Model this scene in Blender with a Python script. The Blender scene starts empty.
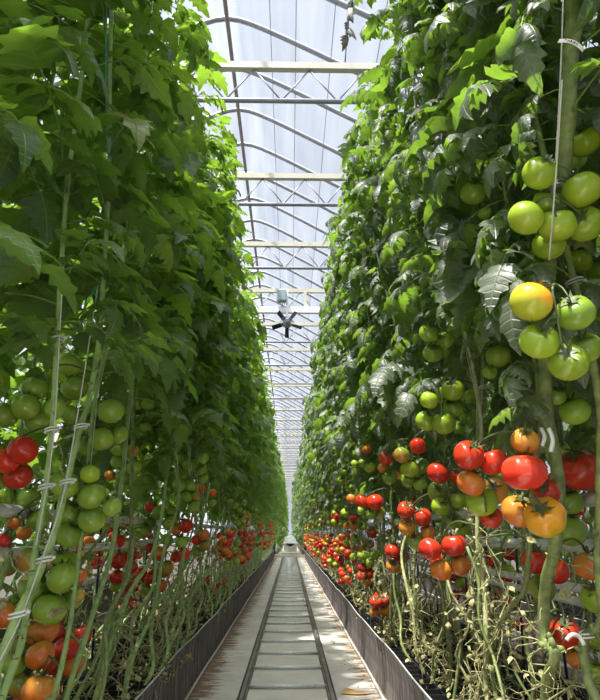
import bpy, math, random
import numpy as np
from mathutils import Vector, Matrix, Quaternion
PI = math.pi
C = bpy.context.scene.collection
R = random.Random(7)

# ------------------------------------------------------------------ camera
CAMZ = 0.97
FPX = 560.0
PITCH = math.atan(183 / 560.0)
YAW = math.atan(10 * math.cos(PITCH) / 560.0)
fw = np.array([math.sin(YAW) * math.cos(PITCH), math.cos(YAW) * math.cos(PITCH), math.sin(PITCH)])
rt = np.array([math.cos(YAW), -math.sin(YAW), 0.0])
up = np.cross(rt, fw)
CAM = np.array([0, 0, CAMZ])
def ray(px, py):                       # direction with unit depth
    return fw + rt * (px - 300) / FPX + up * (350 - py) / FPX
def at(px, py, zc):
    return CAM + ray(px, py) * zc
def atX(px, py, X):
    d = ray(px, py); return CAM + d * (X / d[0])
def proj(P):
    d = np.asarray(P, float) - CAM
    z = d @ fw
    return np.stack([300 + FPX * (d @ rt) / np.maximum(z, 1e-6), 350 - FPX * (d @ up) / np.maximum(z, 1e-6), z], -1)
cam = bpy.data.cameras.new('camera'); cam_o = bpy.data.objects.new('camera', cam); C.objects.link(cam_o)
cam.sensor_width = 36; cam.lens = 36 * FPX / 700; cam.clip_start = 0.05; cam.clip_end = 400
cam_o.location = CAM
cam_o.rotation_euler = (PI / 2 + PITCH, 0, -YAW)
bpy.context.scene.camera = cam_o

# ------------------------------------------------------------------ materials
def mat(name):
    m = bpy.data.materials.new(name); m.use_nodes = True
    nt = m.node_tree; b = nt.nodes['Principled BSDF']
    return m, nt, b
def nd(nt, t, **kw):
    n = nt.nodes.new(t)
    for k, v in kw.items(): setattr(n, k, v)
    return n
def simple(name, col, rough=0.5, metal=0.0, noise=0.0, scale=20.0, spec=0.5, col2=None):
    m, nt, b = mat(name)
    b.inputs['Roughness'].default_value = rough; b.inputs['Metallic'].default_value = metal
    b.inputs['Specular IOR Level'].default_value = spec
    if noise or col2:
        tc = nd(nt, 'ShaderNodeTexCoord'); nz = nd(nt, 'ShaderNodeTexNoise'); nz.inputs['Scale'].default_value = scale
        nz.inputs['Detail'].default_value = 6
        nt.links.new(tc.outputs['Object'], nz.inputs['Vector'])
        r = nd(nt, 'ShaderNodeValToRGB')
        c2 = col2 or tuple(c * (1 - noise) for c in col)
        r.color_ramp.elements[0].color = (*c2, 1); r.color_ramp.elements[1].color = (*col, 1)
        r.color_ramp.elements[0].position = .35; r.color_ramp.elements[1].position = .65
        nt.links.new(nz.outputs['Fac'], r.inputs['Fac']); nt.links.new(r.outputs['Color'], b.inputs['Base Color'])
    else:
        b.inputs['Base Color'].default_value = (*col, 1)
    return m

def leaf_mat(name, dark, light, trans, yellow, rough):
    m, nt, b = mat(name); L = nt.links.new
    at_ = nd(nt, 'ShaderNodeAttribute', attribute_name='rnd')
    r = nd(nt, 'ShaderNodeValToRGB'); e = r.color_ramp.elements
    e[0].color = (*dark, 1); e[1].position = .93; e[1].color = (*light, 1)
    x = e.new(1.0); x.color = (*yellow, 1)
    L(at_.outputs['Fac'], r.inputs['Fac'])
    uv = nd(nt, 'ShaderNodeUVMap', uv_map='uv'); sp = nd(nt, 'ShaderNodeSeparateXYZ'); L(uv.outputs['UV'], sp.inputs[0])
    ab = nd(nt, 'ShaderNodeMath', operation='ABSOLUTE'); L(sp.outputs['X'], ab.inputs[0])
    # side veins: periodic in (v - 0.5*|u|)
    mu = nd(nt, 'ShaderNodeMath', operation='MULTIPLY'); L(ab.outputs[0], mu.inputs[0]); mu.inputs[1].default_value = -.22
    ad = nd(nt, 'ShaderNodeMath', operation='ADD'); L(mu.outputs[0], ad.inputs[0]); L(sp.outputs['Y'], ad.inputs[1])
    m7 = nd(nt, 'ShaderNodeMath', operation='MULTIPLY'); L(ad.outputs[0], m7.inputs[0]); m7.inputs[1].default_value = 7.0
    pp = nd(nt, 'ShaderNodeMath', operation='PINGPONG'); L(m7.outputs[0], pp.inputs[0]); pp.inputs[1].default_value = .5
    mm = nd(nt, 'ShaderNodeMath', operation='MULTIPLY'); L(ab.outputs[0], mm.inputs[0]); mm.inputs[1].default_value = 2.2
    mn = nd(nt, 'ShaderNodeMath', operation='MINIMUM'); L(pp.outputs[0], mn.inputs[0]); L(mm.outputs[0], mn.inputs[1])
    vr = nd(nt, 'ShaderNodeMapRange'); L(mn.outputs[0], vr.inputs['Value']); vr.inputs['From Min'].default_value = 0.0
    vr.inputs['From Max'].default_value = .14; vr.inputs['To Min'].default_value = 1; vr.inputs['To Max'].default_value = 0
    tc = nd(nt, 'ShaderNodeTexCoord'); nz = nd(nt, 'ShaderNodeTexNoise'); nz.inputs['Scale'].default_value = 28; L(tc.outputs['Object'], nz.inputs['Vector'])
    mx0 = nd(nt, 'ShaderNodeMix', data_type='RGBA', blend_type='MULTIPLY'); mx0.inputs['Factor'].default_value = .55
    L(r.outputs['Color'], mx0.inputs['A'])
    nr = nd(nt, 'ShaderNodeValToRGB'); nr.color_ramp.elements[0].position = .3; nr.color_ramp.elements[1].position = .7
    nr.color_ramp.elements[0].color = (.55, .55, .55, 1); L(nz.outputs['Fac'], nr.inputs['Fac']); L(nr.outputs['Color'], mx0.inputs['B'])
    mx = nd(nt, 'ShaderNodeMix', data_type='RGBA'); L(mx0.outputs['Result'], mx.inputs['A'])
    mx.inputs['B'].default_value = (light[0] * 2.0, light[1] * 1.7, light[2] * 2.4, 1)
    vf = nd(nt, 'ShaderNodeMath', operation='MULTIPLY'); L(vr.outputs[0], vf.inputs[0]); vf.inputs[1].default_value = .5
    L(vf.outputs[0], mx.inputs['Factor'])
    n3 = nd(nt, 'ShaderNodeTexNoise'); n3.inputs['Scale'].default_value = 7; n3.inputs['Detail'].default_value = 4; L(tc.outputs['Object'], n3.inputs['Vector'])
    m3 = nd(nt, 'ShaderNodeMapRange'); L(n3.outputs['Fac'], m3.inputs['Value']); m3.inputs['From Min'].default_value = .70; m3.inputs['From Max'].default_value = .74
    bm = nd(nt, 'ShaderNodeMix', data_type='RGBA'); L(m3.outputs[0], bm.inputs['Factor']); L(mx.outputs['Result'], bm.inputs['A']); bm.inputs['B'].default_value = (.20, .10, .045, 1)
    L(bm.outputs['Result'], b.inputs['Base Color'])
    b.inputs['Roughness'].default_value = rough; b.inputs['Specular IOR Level'].default_value = .55 if name == 'leaf_left' else .9
    bp = nd(nt, 'ShaderNodeBump'); bp.inputs['Strength'].default_value = .5; bp.inputs['Distance'].default_value = .003
    iv = nd(nt, 'ShaderNodeMath', operation='SUBTRACT'); iv.inputs[0].default_value = 1; L(vr.outputs[0], iv.inputs[1])
    ad2 = nd(nt, 'ShaderNodeMath', operation='ADD'); L(iv.outputs[0], ad2.inputs[0]); L(nz.outputs['Fac'], ad2.inputs[1])
    L(ad2.outputs[0], bp.inputs['Height']); L(bp.outputs['Normal'], b.inputs['Normal'])
    tr = nd(nt, 'ShaderNodeBsdfTranslucent')
    tm = nd(nt, 'ShaderNodeMix', data_type='RGBA'); L(vf.outputs[0], tm.inputs['Factor'])
    tm.inputs['A'].default_value = (*trans, 1); tm.inputs['B'].default_value = (trans[0] * .7, trans[1] * .7, trans[2] * .7, 1)
    L(tm.outputs['Result'], tr.inputs['Color'])
    ms = nd(nt, 'ShaderNodeMixShader'); ms.inputs['Fac'].default_value = .46
    L(b.outputs[0], ms.inputs[1]); L(tr.outputs[0], ms.inputs[2]); L(ms.outputs[0], nt.nodes['Material Output'].inputs['Surface'])
    return m

M = {}
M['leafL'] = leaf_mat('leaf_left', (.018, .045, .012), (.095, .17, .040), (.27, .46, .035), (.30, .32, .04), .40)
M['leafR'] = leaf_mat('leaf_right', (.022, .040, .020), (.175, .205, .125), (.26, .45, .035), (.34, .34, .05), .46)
M['petiole'] = simple('petiole', (.16, .26, .06), .5)
M['stem_green'] = simple('stem_green', (.29, .42, .13), .45, noise=.35, scale=30)
M['stem_olive'] = simple('stem_olive', (.25, .29, .09), .5, col2=(.12, .16, .05), scale=40)
M['stem_dry'] = simple('stem_dry', (.48, .44, .22), .7, col2=(.22, .25, .09), scale=50)
M['dry'] = simple('dry_growth', (.44, .38, .18), .8, col2=(.17, .18, .06), scale=60)
M['truss'] = simple('truss_stalk', (.085, .12, .035), .5, noise=.3, scale=60)
M['twine'] = simple('white_twine', (.50, .50, .42), .7)
M['teal_twine'] = simple('teal_twine', (.03, .35, .28), .6)
M['clip'] = simple('clip_plastic', (.66, .66, .60), .35)
M['pipe'] = simple('painted_pipe', (.86, .86, .84), .4, noise=.25, scale=14)
M['black'] = simple('black_plastic', (.012, .012, .014), .5)
M['stake'] = simple('stake_black', (.015, .015, .018), .5)
M['soil'] = simple('substrate', (.05, .038, .028), .95, noise=.6, scale=30)
M['rail'] = simple('rail_steel', (.24, .215, .19), .55, metal=.2, noise=.45, scale=9)
M['tie'] = simple('galvanised', (.80, .81, .82), .42, metal=.35, noise=.2, scale=40)
M['edge'] = simple('panel_edge', (.46, .47, .44), .5)
M['cream'] = simple('cream_steel', (.52, .49, .40), .45)
M['steel'] = simple('galvanised_tube', (.30, .31, .33), .42, metal=.35)
M['brownpipe'] = simple('purlin_brown', (.26, .22, .20), .55)
M['fanblade'] = simple('fan_blade', (.02, .02, .024), .95, spec=.08)
M['fanhub'] = simple('fan_hub', (.14, .145, .15), .7)
M['box'] = simple('box_bluegrey', (.22, .28, .31), .5)
M['white'] = simple('white_paint', (.82, .83, .84), .45)
M['sill'] = simple('concrete_tan', (.56, .50, .36), .8, noise=.25, scale=12)
M['grey'] = simple('weathered_grey', (.40, .39, .34), .7, noise=.2, scale=12)
M['ink'] = simple('ink', (.03, .03, .03), .6)
M['tag'] = simple('tag_paper', (.85, .80, .70), .5)
M['debris'] = simple('dry_litter', (.42, .27, .13), .9, col2=(.13, .07, .035), scale=40)

def tomato_mat(name, a, b_, lo, hi, rough=.2, speck=0):
    m, nt, b = mat(name); L = nt.links.new
    tc = nd(nt, 'ShaderNodeTexCoord'); sp = nd(nt, 'ShaderNodeSeparateXYZ'); L(tc.outputs['Object'], sp.inputs[0])
    nz = nd(nt, 'ShaderNodeTexNoise'); nz.inputs['Scale'].default_value = 1.6; nz.inputs['Detail'].default_value = 3
    oi = nd(nt, 'ShaderNodeObjectInfo')
    va = nd(nt, 'ShaderNodeVectorMath', operation='ADD'); L(tc.outputs['Object'], va.inputs[0])
    cm = nd(nt, 'ShaderNodeCombineXYZ'); m9 = nd(nt, 'ShaderNodeMath', operation='MULTIPLY'); L(oi.outputs['Random'], m9.inputs[0]); m9.inputs[1].default_value = 37
    L(m9.outputs[0], cm.inputs[0]); L(cm.outputs[0], va.inputs[1]); L(va.outputs[0], nz.inputs['Vector'])
    mr = nd(nt, 'ShaderNodeMath', operation='MULTIPLY_ADD'); L(nz.outputs['Fac'], mr.inputs[0]); mr.inputs[1].default_value = 1.1
    L(sp.outputs['Z'], mr.inputs[2])
    r = nd(nt, 'ShaderNodeValToRGB'); r.color_ramp.elements[0].position = lo; r.color_ramp.elements[1].position = hi
    r.color_ramp.elements[0].color = (*a, 1); r.color_ramp.elements[1].color = (*b_, 1)
    L(mr.outputs[0], r.inputs['Fac'])
    hv = nd(nt, 'ShaderNodeHueSaturation'); L(r.outputs['Color'], hv.inputs['Color'])
    v = nd(nt, 'ShaderNodeMath', operation='MULTIPLY_ADD'); L(oi.outputs['Random'], v.inputs[0]); v.inputs[1].default_value = .35; v.inputs[2].default_value = .82
    L(v.outputs[0], hv.inputs['Value']); L(hv.outputs['Color'], b.inputs['Base Color'])
    b.inputs['Roughness'].default_value = rough; b.inputs['Specular IOR Level'].default_value = .5
    return m
TM = {
 'g': tomato_mat('tomato_green', (.28, .41, .045), (.20, .32, .03), .3, 1.1, .2),
 'y': tomato_mat('tomato_sunlit_yellow_green', (.32, .43, .03), (.24, .35, .022), .3, 1.2, .2),  # sunlit tint painted into the green fruit's colour; a few fruits truly yellowish
 't': tomato_mat('tomato_turning', (.46, .24, .035), (.24, .30, .04), .15, .85, .2),
 'o': tomato_mat('tomato_orange', (.68, .16, .022), (.56, .23, .03), .2, 1.0, .18),
 'r': tomato_mat('tomato_red', (.64, .032, .015), (.56, .045, .014), .2, 1.1, .17),
 'a': tomato_mat('tomato_gold', (.40, .42, .03), (.78, .34, .02), .15, .8, .17),
}
CN = {'g': 'green', 'y': 'sunlit yellow green', 't': 'turning olive orange', 'o': 'orange', 'r': 'red', 'a': 'golden orange'}

def film_mat(name, tcol, mix, streak):
    m, nt, b = mat(name); L = nt.links.new
    nt.nodes.remove(b)
    tp = nd(nt, 'ShaderNodeBsdfTransparent'); tp.inputs[0].default_value = (.93, .96, 1, 1)
    tl = nd(nt, 'ShaderNodeBsdfTranslucent'); tl.inputs[0].default_value = tcol
    tc = nd(nt, 'ShaderNodeTexCoord'); mp = nd(nt, 'ShaderNodeMapping'); mp.inputs['Scale'].default_value = streak
    L(tc.outputs['Object'], mp.inputs['Vector'])
    nz = nd(nt, 'ShaderNodeTexNoise'); nz.inputs['Scale'].default_value = 1.0; nz.inputs['Detail'].default_value = 5; L(mp.outputs[0], nz.inputs['Vector'])
    mr = nd(nt, 'ShaderNodeMapRange'); mr.inputs['From Min'].default_value = .3; mr.inputs['From Max'].default_value = .7
    mr.inputs['To Min'].default_value = mix - .12; mr.inputs['To Max'].default_value = mix + .12; L(nz.outputs['Fac'], mr.inputs['Value'])
    ms = nd(nt, 'ShaderNodeMixShader'); L(mr.outputs[0], ms.inputs['Fac']); L(tp.outputs[0], ms.inputs[1]); L(tl.outputs[0], ms.inputs[2])
    L(ms.outputs[0], nt.nodes['Material Output'].inputs['Surface'])
    return m
M['film'] = film_mat('greenhouse_film', (.28, .30, .33, 1), .22, (5, .35, .35))
M['film_wall'] = film_mat('gable_film', (.88, .88, .88, 1), .4, (4, 4, .3))

def floor_mat():
    m, nt, b = mat('ground_cloth'); L = nt.links.new
    tc = nd(nt, 'ShaderNodeTexCoord'); P = tc.outputs['Object']
    sp = nd(nt, 'ShaderNodeSeparateXYZ'); L(P, sp.inputs[0])
    n1 = nd(nt, 'ShaderNodeTexNoise'); n1.inputs['Scale'].default_value = 2.3; n1.inputs['Detail'].default_value = 9; n1.inputs['Roughness'].default_value = .7; L(P, n1.inputs['Vector'])
    r1 = nd(nt, 'ShaderNodeValToRGB'); r1.color_ramp.elements[0].position = .3; r1.color_ramp.elements[1].position = .7
    r1.color_ramp.elements[0].color = (.50, .47, .41, 1); r1.color_ramp.elements[1].color = (.72, .69, .62, 1); L(n1.outputs['Fac'], r1.inputs['Fac'])
    # woven threads
    w = nd(nt, 'ShaderNodeTexWave', bands_direction='Y'); w.inputs['Scale'].default_value = 24; w.inputs['Distortion'].default_value = 1.2; L(P, w.inputs['Vector'])
    mw = nd(nt, 'ShaderNodeMix', data_type='RGBA', blend_type='MULTIPLY'); mw.inputs['Factor'].default_value = .16; L(r1.outputs['Color'], mw.inputs['A']); L(w.outputs['Color'], mw.inputs['B'])
    # brown dirt that gathers along the troughs
    mp = nd(nt, 'ShaderNodeMapping'); mp.inputs['Scale'].default_value = (3, 9, 1); L(P, mp.inputs['Vector'])
    n2 = nd(nt, 'ShaderNodeTexNoise'); n2.inputs['Scale'].default_value = 2.2; n2.inputs['Detail'].default_value = 8; L(mp.outputs[0], n2.inputs['Vector'])
    ax = nd(nt, 'ShaderNodeMath', operation='ABSOLUTE'); L(sp.outputs['X'], ax.inputs[0])
    er = nd(nt, 'ShaderNodeMapRange'); L(ax.outputs[0], er.inputs['Value']); er.inputs['From Min'].default_value = .33; er.inputs['From Max'].default_value = .64
    er.inputs['To Min'].default_value = -.1; er.inputs['To Max'].default_value = .42
    sm = nd(nt, 'ShaderNodeMath', operation='ADD'); L(er.outputs[0], sm.inputs[0]); L(n2.outputs['Fac'], sm.inputs[1])
    dr = nd(nt, 'ShaderNodeMapRange'); L(sm.outputs[0], dr.inputs['Value']); dr.inputs['From Min'].default_value = .62; dr.inputs['From Max'].default_value = .84
    mx = nd(nt, 'ShaderNodeMix', data_type='RGBA'); L(dr.outputs[0], mx.inputs['Factor']); L(mw.outputs['Result'], mx.inputs['A']); mx.inputs['B'].default_value = (.20, .12, .065, 1)
    out = nd(nt, 'ShaderNodeMath', operation='GREATER_THAN'); L(ax.outputs[0], out.inputs[0]); out.inputs[1].default_value = 1.0
    m3 = nd(nt, 'ShaderNodeMix', data_type='RGBA'); L(out.outputs[0], m3.inputs['Factor']); L(mx.outputs['Result'], m3.inputs['A']); m3.inputs['B'].default_value = (.055, .045, .035, 1)
    L(m3.outputs['Result'], b.inputs['Base Color']); b.inputs['Roughness'].default_value = .85
    return m
M['floor'] = floor_mat()

def panel_mat():
    m, nt, b = mat('pleated_black_sheet'); L = nt.links.new
    tc = nd(nt, 'ShaderNodeTexCoord'); mp = nd(nt, 'ShaderNodeMapping'); mp.inputs['Scale'].default_value = (1, 75, 2.5); L(tc.outputs['Object'], mp.inputs['Vector'])
    n = nd(nt, 'ShaderNodeTexNoise'); n.inputs['Scale'].default_value = 1.5; n.inputs['Detail'].default_value = 6; L(mp.outputs[0], n.inputs['Vector'])  # streaks paint the light and dark of the pleats into the colour
    r = nd(nt, 'ShaderNodeValToRGB'); r.color_ramp.elements[0].position = .35; r.color_ramp.elements[1].position = .72
    r.color_ramp.elements[0].color = (.03, .027, .027, 1); r.color_ramp.elements[1].color = (.26, .22, .20, 1)
    L(n.outputs['Fac'], r.inputs['Fac']); L(r.outputs['Color'], b.inputs['Base Color']); b.inputs['Roughness'].default_value = .5
    return m
M['panel'] = panel_mat()

# ------------------------------------------------------------------ mesh tools
class MB:
    def __init__(s): s.v = []; s.q = []; s.uv = []; s.rnd = []; s.mi = []; s.n = 0
    def add(s, v, q, uv=None, rnd=0.5, mi=0):
        v = np.asarray(v, float); q = np.asarray(q, int)
        s.v.append(v); s.q.append(q + s.n); s.n += len(v)
        s.uv.append(np.zeros((len(v), 2)) if uv is None else uv)
        s.rnd.append(np.full(len(v), rnd)); s.mi.append(np.full(len(q), mi))
    def tube(s, P, rad, n=6, mi=0):
        P = np.asarray(P, float); k = len(P)
        rad = np.full(k, rad) if np.isscalar(rad) else np.asarray(rad, float)
        T = np.gradient(P, axis=0); T /= np.linalg.norm(T, axis=1)[:, None] + 1e-12
        a = np.array([0, 0, 1.0]) if abs(T[0][2]) < .9 else np.array([1.0, 0, 0])
        N = np.cross(T[0], a); N /= np.linalg.norm(N)
        ang = np.arange(n) * 2 * PI / n; vs = []
        for i in range(k):
            N = N - T[i] * (N @ T[i]); N /= np.linalg.norm(N) + 1e-12
            B = np.cross(T[i], N)
            vs.append(P[i] + rad[i] * (np.cos(ang)[:, None] * N + np.sin(ang)[:, None] * B))
        # closed ends
        vs = [P[0] + (vs[0] - P[0]) * .02] + vs + [P[-1] + (vs[-1] - P[-1]) * .02]
        k += 2
        V = np.concatenate(vs); i = np.arange(k - 1)[:, None] * n; j = np.arange(n)[None, :]; j2 = (j + 1) % n
        q = np.stack([i + j, i + j2, i + n + j2, i + n + j], -1).reshape(-1, 4)
        s.add(V, q, mi=mi)
    def box(s, c, d, mi=0, rot=0.0):
        c = np.array(c, float); h = np.array(d, float) / 2
        v = np.array([[x, y, z] for x in (-1, 1) for y in (-1, 1) for z in (-1, 1)]) * h
        if rot: cr, sr = math.cos(rot), math.sin(rot); v = v @ np.array([[cr, 0, sr], [0, 1, 0], [-sr, 0, cr]])
        s.add(v + c, [[0, 1, 3, 2], [4, 6, 7, 5], [0, 4, 5, 1], [2, 3, 7, 6], [0, 2, 6, 4], [1, 5, 7, 3]], mi=mi)
    def mesh(s, name, mats, smooth=True, origin=(0, 0, 0)):
        me = bpy.data.meshes.new(name)
        v = np.concatenate(s.v) - np.array(origin); q = np.concatenate(s.q)
        me.vertices.add(len(v)); me.vertices.foreach_set('co', v.ravel())
        me.loops.add(q.size); me.loops.foreach_set('vertex_index', q.ravel())
        me.polygons.add(len(q)); me.polygons.foreach_set('loop_start', np.arange(len(q)) * 4)
        me.polygons.foreach_set('loop_total', np.full(len(q), 4))
        me.polygons.foreach_set('material_index', np.concatenate(s.mi).astype(np.int32))
        me.polygons.foreach_set('use_smooth', np.full(len(q), smooth))
        me.update(calc_edges=True)
        u = me.uv_layers.new(name='uv'); u.data.foreach_set('uv', np.concatenate(s.uv)[q.ravel()].ravel())
        a = me.attributes.new('rnd', 'FLOAT', 'POINT'); a.data.foreach_set('value', np.concatenate(s.rnd))
        for m in mats: me.materials.append(m)
        return me
def link(name, me, parent=None, loc=None):
    o = bpy.data.objects.new(name, me); C.objects.link(o)
    if parent is not None: o.parent = parent
    if loc is not None: o.location = loc
    return o
def tag(o, label=None, cat=None, group=None, kind=None):
    if label: o['label'] = label
    if cat: o['category'] = cat
    if group: o['group'] = group
    if kind: o['kind'] = kind
    return o
def spline(P, n):
    P = [np.array(p, float) for p in P]
    P = [2 * P[0] - P[1]] + P + [2 * P[-1] - P[-2]]
    out = []; segs = len(P) - 3
    per = max(2, int(math.ceil(n / segs)))
    for i in range(segs):
        a, b, c, d = P[i:i + 4]
        for k in range(per):
            t = k / per
            out.append(.5 * ((2 * b) + (-a + c) * t + (2 * a - 5 * b + 4 * c - d) * t * t + (-a + 3 * b - 3 * c + d) * t ** 3))
    out.append(P[-2]); return np.array(out)

# ------------------------------------------------------------------ leaves
TN = (np.array([0, .07, .20, .27, .42, .48, .64, .70, .86, 1.0]), np.array([.03, .20, .34, .22, .32, .19, .235, .12, .09, .004]))
TF = (np.array([0, .25, .42, .68, 1.0]), np.array([.06, .33, .24, .24, .01]))
def template(t, w, cols):
    c = np.linspace(-1, 1, cols)
    V = np.array([[ci * wi, ti - (abs(ci) * .05 if 0 < ti < 1 else 0), 0] for ti, wi in zip(t, w) for ci in c])
    UV = np.array([[ci * wi / .34, ti] for ti, wi in zip(t, w) for ci in c])
    n = cols; i = np.arange(len(t) - 1)[:, None] * n; j = np.arange(n - 1)[None, :]
    Q = np.stack([i + j, i + j + 1, i + n + j + 1, i + n + j], -1).reshape(-1, 4)
    return V, UV, Q
NEAR = template(*TN, 5); FAR = template(*TF, 3)
def leaflet(mb, rng, base, d, nrm, size, droop, curl, tpl, keep=None):
    V, UV, Q = tpl
    d = d / np.linalg.norm(d); s = np.cross(d, nrm); s /= np.linalg.norm(s) + 1e-9; nrm = np.cross(s, d)
    y = V[:, 1]; x = V[:, 0] * rng.uniform(.9, 1.25)
    # bend along the length: integrate angle
    k = droop + 1e-4
    yy = np.sin(k * y) / k; zz = -(1 - np.cos(k * y)) / k
    fold = rng.uniform(.1, .5)
    ax = np.abs(x)
    z2 = ax * fold - curl * ax * ax * 3.2 + .035 * np.sin(y * 19 + rng.uniform(0, 6)) * (ax / .3)
    nx = x * (1 - .35 * curl * ax)
    twist = rng.uniform(-.5, .5) * y
    nx, z2 = nx * np.cos(twist) - z2 * np.sin(twist), nx * np.sin(twist) + z2 * np.cos(twist)
    ny = yy + z2 * np.sin(k * y); nz = zz + z2 * np.cos(k * y)
    P = base + size * (nx[:, None] * s + ny[:, None] * d + nz[:, None] * nrm)
    if keep is not None and not keep(P): return False
    r = rng.random() ** 1.3 * .9
    if rng.random() < .02: r = rng.uniform(.95, 1)
    mb.add(P, Q, UV, r, 0); return True
def leaf(mb, rng, base, az, L, elev, tpl, droopy, keep=None, big=1.0, thin=4):
    n = 7; P = [np.array(base, float)]; e = elev; a = az
    de = rng.uniform(.12, .26) * (1.25 if droopy else 1.0)
    for i in range(n):
        dv = np.array([math.cos(a) * math.cos(e), math.sin(a) * math.cos(e), math.sin(e)])
        P.append(P[-1] + dv * L / n); e -= de; a += rng.uniform(-.12, .12)
    P = np.array(P)
    if keep is not None and not keep(P): return
    mb.tube(P, np.linspace(.0032, .0014, len(P)) * (L / .35), thin, 1)
    def fr(t):
        f = t * n; i = min(int(f), n - 1); return P[i] + (P[i + 1] - P[i]) * (f - i), (P[i + 1] - P[i])
    for t, sz in ((.36, .75), (.58, 1.0), (.80, .95), (.47, .38), (.69, .4)):
        if sz < .5 and (tpl is FAR or rng.random() < .4): continue
        for sgn in (-1, 1):
            b, T = fr(t + rng.uniform(-.03, .03)); T = T / np.linalg.norm(T)
            side = np.cross(T, np.array([0, 0, 1.0])); side /= np.linalg.norm(side) + 1e-9
            ang = rng.uniform(.75, 1.25)
            d = T * math.cos(ang) + side * sgn * math.sin(ang) + np.array([0, 0, rng.uniform(-.45, .1)])
            d /= np.linalg.norm(d)
            pl = .02 * sz; b2 = b + d * pl
            if sz > .5 and tpl is NEAR: mb.tube([b, b2], .0012, 3, 1)
            nr = np.array([rng.uniform(-.4, .4), rng.uniform(-.4, .4), 1.0])
            leaflet(mb, rng, b2, d, nr, L * .29 * sz * big * rng.uniform(.85, 1.2), rng.uniform(.3, 1.1) + (.5 if droopy else 0), rng.uniform(.15, .6) + (.5 if droopy else 0), tpl, keep)
    b, T = fr(1.0); T = T / np.linalg.norm(T)
    leaflet(mb, rng, P[-1], T + np.array([0, 0, rng.uniform(-.2, .2)]), np.array([rng.uniform(-.4, .4), rng.uniform(-.4, .4), 1.0]), L * .36 * big * rng.uniform(.9, 1.2), rng.uniform(.4, 1.1) + (.5 if droopy else 0), rng.uniform(.2, .6) + (.4 if droopy else 0), tpl, keep)
def foliage(seed, stem_at, zlo, zhi, step, tpl, side, droopy, keep=None, L0=.36, big=1.0):
    """side = +1: aisle lies toward -x (right row); -1: toward +x"""
    rng = random.Random(seed); mb = MB(); z = zlo; az = rng.uniform(0, 6.28); k = 0
    while z < zhi:
        az += 2.4 + rng.uniform(-.4, .4)
        inward = max(0, math.cos(az) * -side)
        f = min(1.0, .62 + (z - zlo) * .9)
        topf = min(1.0, .5 + (zhi - z) * .9)
        L = L0 * rng.uniform(.8, 1.2) * (1 - .30 * inward) * f * topf
        leaf(mb, rng, stem_at(z), az, L, rng.uniform(.1, .75) - (.2 if droopy else 0), tpl, droopy and rng.random() < .85, keep, big, 3 if tpl is FAR else 4)
        z += step * rng.uniform(.7, 1.3) * (1.5 if z < zlo + .2 else 1)
    return mb

# ------------------------------------------------------------------ tomatoes
def tomato_mesh(name, m, seg, rings, ribs, amp, flat, dim):
    vs = []; fs = []
    for i in range(rings + 1):
        th = PI * i / rings
        for j in range(seg):
            ph = 2 * PI * j / seg
            rr = math.sin(th) ** .92 if 0 < th < PI else 0
            rib = 1 + amp * math.cos(ribs * ph) * (.35 + .65 * max(0, math.cos(th * .8))) + .02 * math.cos(2 * ph + 1)
            z = flat * math.cos(th) - dim * math.exp(-(th / .38) ** 2) * (1 + amp * 3 * math.cos(ribs * ph)) + .04 * math.exp(-((PI - th) / .3) ** 2)
            vs.append((rr * rib * math.cos(ph), rr * rib * math.sin(ph), z))
            if i < rings: fs.append((i * seg + j, (i + 1) * seg + j, (i + 1) * seg + (j + 1) % seg, i * seg + (j + 1) % seg))
    # merge poles
    top = len(vs); vs.append((0, 0, vs[0][2])); bot = len(vs); vs.append((0, 0, vs[rings * seg][2]))
    f2 = []
    for f in fs:
        i = f[0] // seg
        if i == 0: f2.append((top, f[1], f[2]))
        elif f[1] // seg == rings: f2.append((f[0], bot, f[3]))
        else: f2.append(f)
    used = sorted({k for f in f2 for k in f}); mp = {k: n for n, k in enumerate(used)}
    me = bpy.data.meshes.new(name); me.from_pydata([vs[k] for k in used], [], [tuple(mp[k] for k in f) for f in f2])
    me.polygons.foreach_set('use_smooth', [True] * len(me.polygons)); me.materials.append(m); me.update(); return me
TMESH = {}
for c in TM:
    TMESH[c] = [tomato_mesh('tomato', TM[c], 36, 22, 5, .012, .90, .16), tomato_mesh('tomato', TM[c], 36, 22, 6, .03, .87, .18),
                tomato_mesh('tomato', TM[c], 36, 22, 4, .006, .92, .12), tomato_mesh('tomato', TM[c], 40, 22, 7, .05, .84, .2)]
    TMESH[c + 'lo'] = [tomato_mesh('tomato', TM[c], 14, 9, 5, .01, .87, .12)]
def calyx(mb, p, ax, r, rng, lo=False):
    ax = ax / np.linalg.norm(ax); a = np.array([1.0, 0, 0]) if abs(ax[0]) < .8 else np.array([0, 1.0, 0])
    u = np.cross(ax, a); u /= np.linalg.norm(u); w = np.cross(ax, u); n = 4 if lo else 6; ph0 = rng.uniform(0, 6)
    for k in range(n):
        ph = ph0 + k * 2 * PI / n; d = u * math.cos(ph) + w * math.sin(ph); s = np.cross(ax, d); Ls = r * rng.uniform(.5, .8); kk = rng.uniform(.0, .5)
        V = []
        for t, wd in ((0, .08), (.35, .12), (.7, .07), (1, .01)):
            c = p + d * Ls * t + ax * (r * (.05 + kk * t * t))
            V += [c - s * wd * r, c + s * wd * r]
        mb.add(V, [[0, 1, 3, 2], [2, 3, 5, 4], [4, 5, 7, 6]])
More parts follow.
